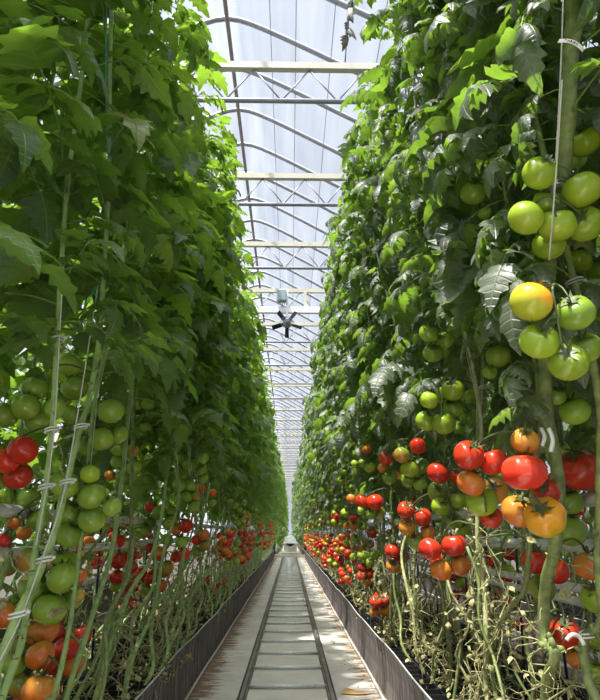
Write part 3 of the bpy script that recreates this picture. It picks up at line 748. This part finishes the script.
# clips, twines, straps, tag observed near the camera
def nearest_plant(p, side):
    return min([q for q in plants if q[2] == side], key=lambda q: np.min(np.linalg.norm(q[1] - p, axis=1)))
for side, px, py, X in (('L', 80, 420, -.60), ('L', 63, 483, -.60), ('L', 51, 428, -.64), ('L', 44, 488, -.64), ('L', 43, 565, -.60), ('L', 18, 612, -.60), ('L', 55, 347, -.64),
                        ('R', 549, 258, .64), ('R', 549, 272, .64), ('R', 548, 285, .64), ('R', 480, 378, .80), ('R', 477, 533, .80), ('R', 446, 372, .78), ('R', 547, 620, .64)):
    p = atX(px, py, X); o, path, _ = nearest_plant(p, side); q = path[np.argmin(np.linalg.norm(path - p, axis=1))]
    c = link('stem_clip', clip_mesh(q, .0175 if X != .64 else .021, np.array(o.location)), o); c['label'] = 'white plastic ring clip'
for side, px, py, X, L in (('R', 549, 440, .60, .055), ('R', 541, 437, .62, .045), ('R', 481, 441, .76, .05), ('R', 448, 462, .76, .045), ('R', 441, 380, .76, .03), ('R', 575, 640, .66, .05), ('R', 445, 535, .72, .05)):
    p = atX(px, py, X); o, path, _ = nearest_plant(p, side); mb = MB()
    pts = [p + np.array([.0, 0, -L / 2]), p + np.array([.006, -.006, 0]), p + np.array([.003, 0, L / 2])] if px not in (575, 32) else [p + np.array([-.02, 0, .0]), p + np.array([-.008, -.005, .012]), p + np.array([.01, 0, .008]), p + np.array([.02, 0, -.01])]
    mb.tube(spline(pts, 10), .005, 6)
    c = link('truss_support', mb.mesh('truss_support', [M['clip']], origin=np.array(o.location)), o); c['label'] = 'white plastic truss support'
# withered shoot hanging into the gap at the top right
M['withered'] = simple('withered_leaf', (.30, .29, .25), .6, col2=(.07, .065, .05), scale=30)
o, path, _ = nearest_plant(at(352, 20, 3.3), 'R'); mb = MB(); rng = random.Random(77)
P = spline([at(372, -30, 3.3), at(358, -20, 3.3), at(350, 8, 3.3), at(347, 35, 3.3), at(345, 62, 3.3)], 14); mb.tube(P, .004, 5)
for k in range(11):
    i = 2 + k; leaflet(mb, rng, P[min(i, len(P) - 1)], np.array([rng.uniform(-.6, .6), rng.uniform(-.5, .5), -1.0]), np.array([rng.uniform(-1, 1), -1, .2]), rng.uniform(.07, .11), .8, 1.1, NEAR)
c = link('withered_shoot', mb.mesh('withered_shoot', [M['withered']], origin=np.array(o.location)), o); c['label'] = 'grey brown withered shoot'
# twines seen in front
for side, pts, X, m in (('L', [(98, 285), (88, 350), (75, 430), (62, 500), (42, 560), (20, 620), (0, 660)], -.585, 'twine'), ('L', [(64, 255), (60, 330), (55, 420), (48, 480), (36, 545)], -.62, 'twine'),
                        ('L', [(107, 0), (106, 70), (107, 130), (110, 190)], -.58, 'teal_twine'), ('L', [(84, 307), (98, 284)], -.585, 'teal_twine'), ('R', [(563, 0), (561, 60), (557, 140), (553, 200)], .62, 'twine'),
                        ('R', [(562, 80), (557, 160), (549, 260)], .60, 'twine'), ('R', [(484, 372), (478, 440)], .77, 'twine')):
    P = [atX(a, b, X) for a, b in pts]; o, path, _ = nearest_plant(P[0], side)
    mb = MB(); mb.tube(spline(P, 14) if len(P) > 2 else P, .0019, 5)
    link('twine', mb.mesh('twine', [M[m]], origin=np.array(o.location)), o)
# paper tag with dark printed marks, on the thick right stem
tp = atX(573, 42, .615)
t = bpy.data.objects.new('plant_tag', None); C.objects.link(t); t.location = Vector(tp)
tag(t, 'small cream paper tag with dark print wrapped on the thick stem at top right', 'tag')
t.rotation_euler = (0, math.radians(27), 0)
mb = MB(); n = 9
V = []; 
for i in range(n):
    u = -.029 + .058 * i / (n - 1); yb = .35 * (abs(u) ** 2) / .029 * 1.0
    for dy in (0, .0006):
        V += [[u, yb + dy, -.006], [u, yb + dy, .006]]
Q = []
for i in range(n - 1):
    a = i * 4; b = a + 4
    Q += [[a, b, b + 1, a + 1], [a + 2, a + 3, b + 3, b + 2], [a, a + 2, b + 2, b], [a + 1, b + 1, b + 3, a + 3]]
Q += [[0, 1, 3, 2], [(n - 1) * 4, (n - 1) * 4 + 2, (n - 1) * 4 + 3, (n - 1) * 4 + 1]]
mb.add(V, Q); lb = link('label', mb.mesh('label', [M['tag']]), t); lb.name = 'tag_strip'
mb = MB()
for u, w_, h_, z_ in ((-.017, .0015, .003, .002), (-.0145, .0015, .003, .002), (-.011, .001, .0065, 0), (-.009, .003, .0012, 0), (-.0075, .001, .0065, 0), (-.004, .0032, .0065, 0), (.0005, .0014, .0065, 0), (.004, .003, .0065, 0), (.0085, .0012, .0065, 0), (.0105, .003, .0012, .0026), (.0105, .003, .0012, -.0026)):
    mb.box((u, -.0004 + .35 * u * u / .029, z_), (w_, .0006, h_))
link('print', mb.mesh('print', [M['ink']], smooth=False), lb)

# ------------------------------------------------------------------ setting
def quadplane(name, V, m, kind='structure', thick=None):
    mb = MB(); mb.add(V, [[0, 1, 2, 3]]); o = link(name, mb.mesh(name, [m], smooth=False)); o['kind'] = kind; return o
YB, YE = -2.5, 92.0
XL, XR = -10.7, 13.3
mb = MB(); mb.box(((XL + XR) / 2, (YB + YE) / 2, -.05), (XR - XL, YE - YB, .1)); fl = link('floor', mb.mesh('floor', [M['floor']], smooth=False)); fl['kind'] = 'structure'
XRG = -1.05; HALF = 4.8; ZR = 8.95
def roofz(x):
    k = ((x - XRG + HALF) % (2 * HALF)) - HALF
    return ZR - .60 * (math.sqrt(k * k + .10) - .316)
xs = sorted(set([XRG + HALF * j for j in (-2, -1, 1, 2, 3)] + list(np.linspace(XL, XR, 90)))); xs = [x for x in xs if XL <= x <= XR]
mb = MB(); V = []
for x in xs: V += [[x, YB, roofz(x)], [x, YE, roofz(x)]]
mb.add(V, [[2 * i, 2 * i + 1, 2 * i + 3, 2 * i + 2] for i in range(len(xs) - 1)])
ce = link('ceiling', mb.mesh('ceiling', [M['film']])); ce['kind'] = 'structure'
ZW = roofz(XL)
def wallmesh(name, pts):
    mb = MB(); V = []
    for (x, y, z) in pts: V += [[x, y, 0], [x, y, z]]
    mb.add(V, [[2 * i, 2 * i + 2, 2 * i + 3, 2 * i + 1] for i in range(len(pts) - 1)])
    o = link(name, mb.mesh(name, [M['film_wall']], smooth=False)); o['kind'] = 'structure'
wallmesh('wall_far', [(x, YE, roofz(x)) for x in xs])
wallmesh('wall_left', [(XL, YB, ZW), (XL, YE, ZW)]); wallmesh('wall_right', [(XR, YB, roofz(XR)), (XR, YE, roofz(XR))])

# roof frame
def arch_obj():
    mb = MB(); xx = np.linspace(XRG - HALF + .05, XRG + HALF - .05, 49)
    mb.tube([[x, 0, roofz(x) - .06] for x in xx], .043, 8); return mb.mesh('roof_arch', [M['steel']])
am = arch_obj()
y = 6.97 - 1.025 * 9; first = True
while y < YE - .3:
    if y > YB + .2:
        a = link('roof_arch', am, None, (0, y, 0)); tag(a, 'grey steel arch tube curving over the ridge under the film roof', 'roof arch', 'steel roof arches in a row')
    y += 1.025
y = 5.02; n = 0
top_m = MB(); top_m.box((0, 0, 0), (9.5, .07, .085)); top_m = top_m.mesh('top_chord', [M['cream']], smooth=False)
bot_m = MB(); bot_m.tube([[-4.75, 0, 0], [4.75, 0, 0]], .028, 8); bot_m = bot_m.mesh('bottom_chord', [M['steel']])
dm = MB()
for k in range(-7, 8):
    xk = k * .62; dm.tube([[xk, 0, -.04], [xk + .31, 0, -.47]], .010, 5); dm.tube([[xk + .31, 0, -.47], [xk + .62, 0, -.04]], .010, 5)
dm = dm.mesh('diagonal_braces', [M['steel']])
TZ = CAMZ + 5.0
while y < YE:
    t = bpy.data.objects.new('roof_truss', None); C.objects.link(t); t.location = (XRG, y, TZ)
    if n == 0: tag(t, 'nearest cream roof truss crossing the top of the gap', 'roof truss')
    elif n == 1: tag(t, 'second cream roof truss from the top of the gap', 'roof truss')
    elif n == 2: tag(t, 'third cream roof truss, just before the ceiling fan beam', 'roof truss')
    elif n == 3: tag(t, 'roof truss that carries the fan and the grey box', 'roof truss')
    else: tag(t, 'cream roof truss farther down the greenhouse, beyond the fan', 'roof truss', 'roof trusses beyond the fan')
    link('top_chord', top_m, t); link('bottom_chord', bot_m, t, (0, 0, -.47)); link('diagonal_braces', dm, t)
    if n == 3:
        wb = MB(); wb.box((0, -.04, -.47), (9.5, .1, .13)); o = link('white_beam', wb.mesh('white_beam', [M['white']], smooth=False), t)
        pp = MB(); pp.box((1.35, -.03, -.23), (.06, .04, .40)); link('hanger_post', pp.mesh('hanger_post', [M['cream']], smooth=False), t)
        fy = y
    y += 2.05; n += 1
for xk, lb, m_ in ((XRG, 'brown ridge purlin running along the roof above the left leaves', 'brownpipe'),):
    mb = MB(); mb.tube([[xk, YB + .1, ZR - .16], [xk, YE - .1, ZR - .16]], .035, 8); tag(link('ridge_purlin', mb.mesh('ridge_purlin', [M[m_]])), lb, 'purlin')
for xk, side in ((XRG - HALF, 'left'), (XRG + HALF, 'right')):
    mb = MB(); mb.box((xk, (YB + YE) / 2, roofz(xk) - .13), (.28, YE - YB - .3, .10)); tag(link('roof_gutter', mb.mesh('roof_gutter', [M['steel']], smooth=False)), 'long steel rain gutter between roof spans on the %s' % side, 'gutter')
for i, xk in enumerate((-.35, .05, .6, 1.25)):
    mb = MB(); mb.tube([[xk, YB + .1, roofz(xk) - .115], [xk, YE - .1, roofz(xk) - .115]], .006, 4); tag(link('roof_wire', mb.mesh('roof_wire', [M['steel']])), 'thin wire strung lengthwise under the film roof', 'wire', 'lengthwise roof wires')
# film clamps: pale ceiling straps hung above the crop
for xk, row in ((-.75, 'left'), (.75, 'right')):
    mb = MB(); mb.tube([[xk, YB + .3, 4.2], [xk, YE - 2, 4.2]], .003, 4); tag(link('crop_wire', mb.mesh('crop_wire', [M['steel']])), 'steel crop wire the %s row of plants hangs from' % row, 'wire')

# fan
fz = TZ - .80; fxx = at(287, 322, 1)[0] / at(287, 322, 1)[1] * (fy - .12)
f = bpy.data.objects.new('circulation_fan', None); C.objects.link(f); f.location = (fxx, fy - .12, fz)
tag(f, 'grey five bladed circulation fan hanging from the roof truss', 'fan')
mb = MB(); mb.tube([[0, -.07, 0], [0, -.05, 0], [0, .09, 0]], [.06, .085, .085], 18); mb.tube([[.0, -.075, .0], [0, -.115, 0]], .03, 10); link('hub', mb.mesh('hub', [M['fanhub']]), f)
for k in range(5):
    a = -PI / 2 + k * 2 * PI / 5; d = np.array([math.cos(a), 0, math.sin(a)]); s = np.array([-math.sin(a), 0, math.cos(a)])
    V = []
    for t_, w_ in ((.07, .024), (.14, .038), (.31, .044), (.325, .034)):
        for yy in (-.006, .006):
            V += [d * t_ - s * w_ + np.array([0, yy - .02, 0]), d * t_ + s * w_ + np.array([0, yy + .02, 0])]
    Q = []
    for i in range(3):
        b = i * 4; Q += [[b, b + 1, b + 5, b + 4], [b + 2, b + 6, b + 7, b + 3], [b, b + 4, b + 6, b + 2], [b + 1, b + 3, b + 7, b + 5]]
    Q += [[0, 2, 3, 1], [12, 13, 15, 14]]
    mb = MB(); mb.add(V, Q); link('blade', mb.mesh('blade', [M['fanblade']], smooth=False), f)
mb = MB()
for rr in (.10, .13): mb.tube([[rr * math.cos(a), -.09, rr * math.sin(a)] for a in np.linspace(0, 2 * PI, 25)], .004, 5)
for k in range(8):
    a = k * PI / 4; mb.tube([[.04 * math.cos(a), -.1, .04 * math.sin(a)], [.13 * math.cos(a), -.09, .13 * math.sin(a)]], .003, 4)
link('guard', mb.mesh('guard', [M['fanhub']]), f)
mb = MB(); mb.box((0, .04, .40), (.045, .045, .80)); link('down_rod', mb.mesh('down_rod', [M['white']], smooth=False), f)
bxx = at(282, 296, 1)[0] / at(282, 296, 1)[1] * (fy - .12)
b = bpy.data.objects.new('control_box', None); C.objects.link(b); b.location = (bxx - .01, fy - .14, TZ - .19); tag(b, 'small blue grey control box fixed on the truss beside the fan rod', 'box')
mb = MB(); mb.box((0, 0, 0), (.21, .12, .25)); link('housing', mb.mesh('housing', [M['box']], smooth=False), b)
mb = MB(); mb.box((0, -.065, 0), (.18, .012, .21)); link('cover', mb.mesh('cover', [M['box']], smooth=False), b)
mb = MB()
for k in range(4): mb.tube([[-.06 + .04 * k, 0, -.12], [-.06 + .04 * k, 0, -.19]], .010, 6)
link('cable_gland', mb.mesh('cable_gland', [M['steel']]), b)

# troughs
YT0, YT1 = -1.2, 24.4
def trough(side, x0, x1, label, pleat=True, y1=24.4, YT0=-1.2):
    s = -1 if side == 'L' else 1
    o = bpy.data.objects.new('planting_trough', None); C.objects.link(o); o.location = (s * (x0 + x1) / 2, (YT0 + y1) / 2, 0); tag(o, label, 'planting trough')
    og = np.array(o.location)
    def panel(x, lean):
        mb = MB(); ys_ = np.arange(YT0, y1, .0125 if pleat else .3); V = []; rng = random.Random(5)
        rows = ((.005, 0.0), (.10, .004), (.22, .002), (.30, -.004))
        ph = 0
        for i, yy in enumerate(ys_):
            am = .004 * (1 if i % 2 else -1) if pleat else 0
            wob = .006 * math.sin(yy * 2.1) + .004 * math.sin(yy * 5.3 + 1)
            for z, dx in rows: V.append([s * (x + am * (1.2 if z > .1 else .8) + dx * 2 + lean * z) , yy, z + (wob if z > .25 else 0)])
        k = len(rows); n_ = len(ys_)
        Q = [[i * k + j, (i + 1) * k + j, (i + 1) * k + j + 1, i * k + j + 1] for i in range(n_ - 1) for j in range(k - 1)]
        V2 = [[v[0] + s * .006, v[1], v[2]] for v in V]; N = len(V)
        mb.add(V + V2, Q + [[q[3] + N, q[2] + N, q[1] + N, q[0] + N] for q in Q] + [[i * k + k - 1, (i + 1) * k + k - 1, (i + 1) * k + k - 1 + N, i * k + k - 1 + N] for i in range(n_ - 1)])
        return mb.mesh('side_panel', [M['panel']], smooth=False, origin=og)
    p = link('side_panel', panel(x0, .02), o); p['label'] = 'black pleated side panel facing the path'
    link('side_panel', panel(x1, 0), o)
    yy = np.arange(YT0, y1 + .01, .2)
    mb = MB(); mb.tube([[s * (x0 + .001), v, .303 + .006 * math.sin(v * 2.1) + .004 * math.sin(v * 5.3 + 1)] for v in yy], .0045, 5); link('top_edge', mb.mesh('top_edge', [M['edge']], origin=og), o)
    mb = MB(); mb.tube([[s * (x0 - .022 + .004 * math.sin(v * 3)), v, .011] for v in yy], .009, 6); link('foot_strip', mb.mesh('foot_strip', [M['edge']], origin=og), o)
    mb = MB(); mb.box((s * (x0 + x1) / 2, (YT0 + y1) / 2, .11), (x1 - x0 - .05, y1 - YT0 - .02, .2)); link('substrate', mb.mesh('substrate', [M['soil']], smooth=False, origin=og), o)
    mb = MB(); v = YT0 + .05
    while v < y1:
        mb.box((s * (x0 + x1) / 2, v, .262), (x1 - x0 - .03, .008, .045)); v += .095
    for w_ in (x0 + .1, x0 + .2, x0 + .35, x0 + .5, x1 - .06): mb.box((s * w_, (YT0 + y1) / 2, .262), (.008, y1 - YT0 - .04, .04))
    link('crate_grid', mb.mesh('crate_grid', [M['black']], smooth=False, origin=og), o)
trough('L', .648, 1.36, 'long black planting trough left of the path')
trough('R', .598, 1.36, 'long black planting trough right of the path')
trough('L', 2.35, 3.05, 'black planting trough of the next row on the left', False, 11)
trough('R', 2.35, 3.05, 'black planting trough of the next row on the right', False, 11)
trough('L', .60, 1.3, 'black planting trough beyond the trolley, left of the path', False, 90, 25.2)
trough('R', .55, 1.3, 'black planting trough beyond the trolley, right of the path', False, 90, 25.2)
for side, x0 in (('L', .66), ('R', .64)):                # fallen dry leaves and tendrils on the grid
    s = -1 if side == 'L' else 1; mb = MB(); rng = random.Random(9 if side == 'L' else 10)
    for k in range(2600):
        v = rng.uniform(0.1, 1) ** 1.6 * 15; p = np.array([s * rng.uniform(x0 + .02, 1.3), v, .29 + rng.random() ** 2 * .10])
        d = np.array([rng.uniform(-1, 1), rng.uniform(-1, 1), rng.uniform(-.1, .5)]); d /= np.linalg.norm(d)
        if k % 4: 
            q = p + d * rng.uniform(.03, .09); m_ = (p + q) / 2 + np.array([rng.uniform(-.02, .02), rng.uniform(-.02, .02), .015])
            for z_ in (q, m_): z_[0] = s * min(max(abs(z_[0]), x0), 1.33)
            mb.tube([p, m_, q], .0022, 3)
        else: leaflet(mb, rng, p, d, np.array([0, 0, 1.0]), rng.uniform(.025, .05), 1.5, 1.0, FAR)
    tag(link('plant_litter', mb.mesh('plant_litter', [M['dry']])), 'dry tan leaves and tendrils lying on the %s trough' % ROWN[side], 'plant litter', None, 'stuff')
mb = MB(); rng = random.Random(11)                         # brown litter on the path edges
for k in range(520):
    s = rng.choice([-1, 1]); e = .64 if s < 0 else .585; p = np.array([s * (e - abs(rng.gauss(0, .07)) - .03), rng.uniform(2.0, 14), .006]); d = np.array([rng.uniform(-1, 1), rng.uniform(-1, 1), .08])
    if abs(p[0]) < .30: continue
    leaflet(mb, rng, p, d / np.linalg.norm(d), np.array([0, 0, 1.0]), rng.uniform(.012, .032), .1, .1, FAR)
tag(link('path_litter', mb.mesh('path_litter', [M['debris']])), 'brown leaf crumbs scattered along the edges of the path', 'leaf litter', None, 'stuff')
# orange scrap on the path (right of the rail)
p = np.array([.40, 4.05, .006]); mb = MB(); mb.add([p + np.array(v) for v in ([-.07, -.02, 0], [.02, -.05, .002], [.12, -.03, .004], [.05, .02, .004], [-.03, .12, .002], [-.06, .05, 0], [0, 0, .006], [.02, .01, .006])], [[0, 1, 7, 6], [1, 2, 3, 7], [7, 3, 4, 6], [6, 4, 5, 0]])
M['scrap'] = simple('scrap_orange', (.62, .36, .13), .7); tag(link('leaf_scrap', mb.mesh('leaf_scrap', [M['scrap']])), 'pale orange withered leaf scrap on the path right of the rail', 'leaf')

# rail ladder
t = bpy.data.objects.new('rail_track', None); C.objects.link(t); t.location = (-.012, 11, 0); tag(t, 'steel trolley rails with bright cross ties down the path', 'rail track')
og = np.array([-.012, 11, 0])
for x in (-.287, .263):
    mb = MB()
    mb.box((x, 11.6, .006), (.050, 25.4, .012)); mb.box((x - .021, 11.6, .022), (.005, 25.4, .032)); mb.box((x + .021, 11.6, .022), (.005, 25.4, .032)); mb.box((x, 11.6, .024), (.024, 25.4, .022))
    link('rail', mb.mesh('rail', [M['rail']], smooth=False, origin=og), t)
v = 4.17 - .54 * 9
while v < 24.2:
    if v > -1: mb = MB(); mb.tube([[-.262, v, .016], [.238, v, .016]], .011, 8); link('cross_tie', mb.mesh('cross_tie', [M['tie']], origin=og), t)
    v += .54
# end of the path
b = bpy.data.objects.new('end_step', None); C.objects.link(b); b.location = (0, 24.9, 0); tag(b, 'tan concrete steps closing the far end of the path', 'step')
mb = MB(); mb.box((0, -.25, .06), (1.25, .18, .12)); link('kerb', mb.mesh('kerb', [M['sill']], smooth=False), b)
mb = MB(); mb.box((0, .1, .10), (.95, .5, .20)); link('tread', mb.mesh('tread', [M['grey']], smooth=False), b)
b = bpy.data.objects.new('trolley', None); C.objects.link(b); b.location = (.02, 26.2, 0); tag(b, 'white covered trolley standing at the far end of the path', 'trolley')
mb = MB(); mb.box((0, 0, .36), (.56, .9, .36)); link('crate', mb.mesh('crate', [M['grey']], smooth=False), b)
mb = MB(); mb.tube([[0, -.45, .62], [0, -.40, .62], [0, .40, .62], [0, .45, .62]], [.20, .25, .25, .20], 20)
c = link('cover', mb.mesh('cover', [M['white']]), b); 
mb = MB(); mb.box((0, 0, .57), (.60, .94, .06)); link('tray', mb.mesh('tray', [M['white']], smooth=False), b)
mb = MB(); mb.tube([[0, 0, .86], [0, 0, .93], [0, 0, 1.0]], [.10, .12, .05], 12); link('cap', mb.mesh('cap', [M['white']]), b)
for sx_ in (-1, 1):
    for sy_ in (-1, 1):
        mb = MB(); mb.tube([[sx_ * .26, sy_ * .33, .09], [sx_ * .30, sy_ * .33, .09]], .09, 16); link('wheel', mb.mesh('wheel', [M['black']]), b)
mb = MB(); mb.box((0, 0, .165), (.5, .85, .03)); link('chassis', mb.mesh('chassis', [M['steel']], smooth=False), b)

# heating pipes and supports
def pipe(name, x, z, y0, y1, r, label, slope=0.0, m='pipe', grp=None):
    mb = MB(); yy = np.linspace(y0, y1, 26); mb.tube([[x + slope * (v - y0), v, z + .004 * math.sin(v * 1.7)] for v in yy], r, 12)
    joints = MB()
    o = link(name, mb.mesh(name, [M[m]])); tag(o, label, 'pipe', grp); return o
pipe('heating_pipe', -.98, 1.045, .3, 24, .022, 'upper white heating pipe behind the left fruit clusters')
pipe('heating_pipe', -.98, .905, .3, 24, .020, 'middle white heating pipe behind the left fruit clusters')
pipe('heating_pipe', -1.02, .74, .3, 24, .014, 'lowest thin white heating pipe behind the left stems')
pipe('heating_pipe', .96, 1.07, .3, 24, .021, 'upper white heating pipe behind the large red tomatoes')
pipe('heating_pipe', .98, .93, .3, 24, .021, 'middle white heating pipe behind the right stems')
pipe('heating_pipe', 1.0, .79, .3, 24, .015, 'lower white heating pipe on the right, upper of the close pair')
pipe('heating_pipe', 1.0, .745, .3, 24, .015, 'lower white heating pipe on the right, under one of the close pair')
rng = random.Random(3)
for side, xs_ in (('L', -1.03), ('R', 1.03)):
    v = 1.15
    while v < 10:
        mb = MB(); dx = rng.uniform(-.05, .05); dy = rng.uniform(-.18, .18); x = xs_ + rng.uniform(-.02, .05)
        mb.tube([[x, v, .2], [x + dx, v + dy, 1.1]], .0055, 6)
        mb.tube([[x + dx - .03, v + dy, 1.09], [x + dx + .03, v + dy, 1.09]], .005, 5)
        tag(link('support_stake', mb.mesh('support_stake', [M['stake']])), 'thin black support stake standing in the %s trough among the stems' % ROWN[side], 'stake', 'black stakes in the %s trough' % ROWN[side])
        v += rng.uniform(.3, .5)

# ------------------------------------------------------------------ light
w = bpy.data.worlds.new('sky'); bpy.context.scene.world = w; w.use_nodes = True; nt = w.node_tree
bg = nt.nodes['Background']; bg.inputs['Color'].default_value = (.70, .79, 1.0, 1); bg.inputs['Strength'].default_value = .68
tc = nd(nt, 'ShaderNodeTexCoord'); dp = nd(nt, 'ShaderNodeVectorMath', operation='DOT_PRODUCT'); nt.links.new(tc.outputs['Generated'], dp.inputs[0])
dp.inputs[1].default_value = Vector((-.16, -.22, .95)).normalized()          # unseen sky glow round the sun, added to brighten the path
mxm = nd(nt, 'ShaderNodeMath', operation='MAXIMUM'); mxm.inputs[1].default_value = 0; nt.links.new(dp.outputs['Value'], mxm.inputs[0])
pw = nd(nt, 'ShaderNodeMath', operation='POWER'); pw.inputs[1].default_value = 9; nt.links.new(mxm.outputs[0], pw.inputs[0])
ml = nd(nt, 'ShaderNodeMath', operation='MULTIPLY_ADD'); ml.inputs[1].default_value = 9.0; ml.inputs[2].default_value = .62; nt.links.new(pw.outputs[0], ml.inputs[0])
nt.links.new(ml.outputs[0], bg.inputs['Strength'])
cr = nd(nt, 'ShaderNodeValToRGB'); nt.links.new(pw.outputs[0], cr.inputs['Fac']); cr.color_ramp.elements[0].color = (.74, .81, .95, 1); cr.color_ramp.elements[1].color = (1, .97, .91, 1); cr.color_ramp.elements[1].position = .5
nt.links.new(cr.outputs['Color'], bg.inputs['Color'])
s = bpy.data.lights.new('sun', 'SUN'); s.energy = 10.5; s.angle = math.radians(1.5); s.color = (1, .95, .86)
so = bpy.data.objects.new('sun', s); C.objects.link(so); so.location = (-3, -1, 12)
tosun = Vector((-.245, -.24, .93)); so.rotation_euler = tosun.to_track_quat('Z', 'Y').to_euler()
sc = bpy.context.scene
sc.view_settings.view_transform = 'Standard'; sc.view_settings.look = 'None'; sc.view_settings.gamma = 1; sc.view_settings.exposure = 0.35
sc.view_settings.use_curve_mapping = False
sc.cycles.max_bounces = 8; sc.cycles.transparent_max_bounces = 8; sc.cycles.diffuse_bounces = 4; sc.cycles.transmission_bounces = 6
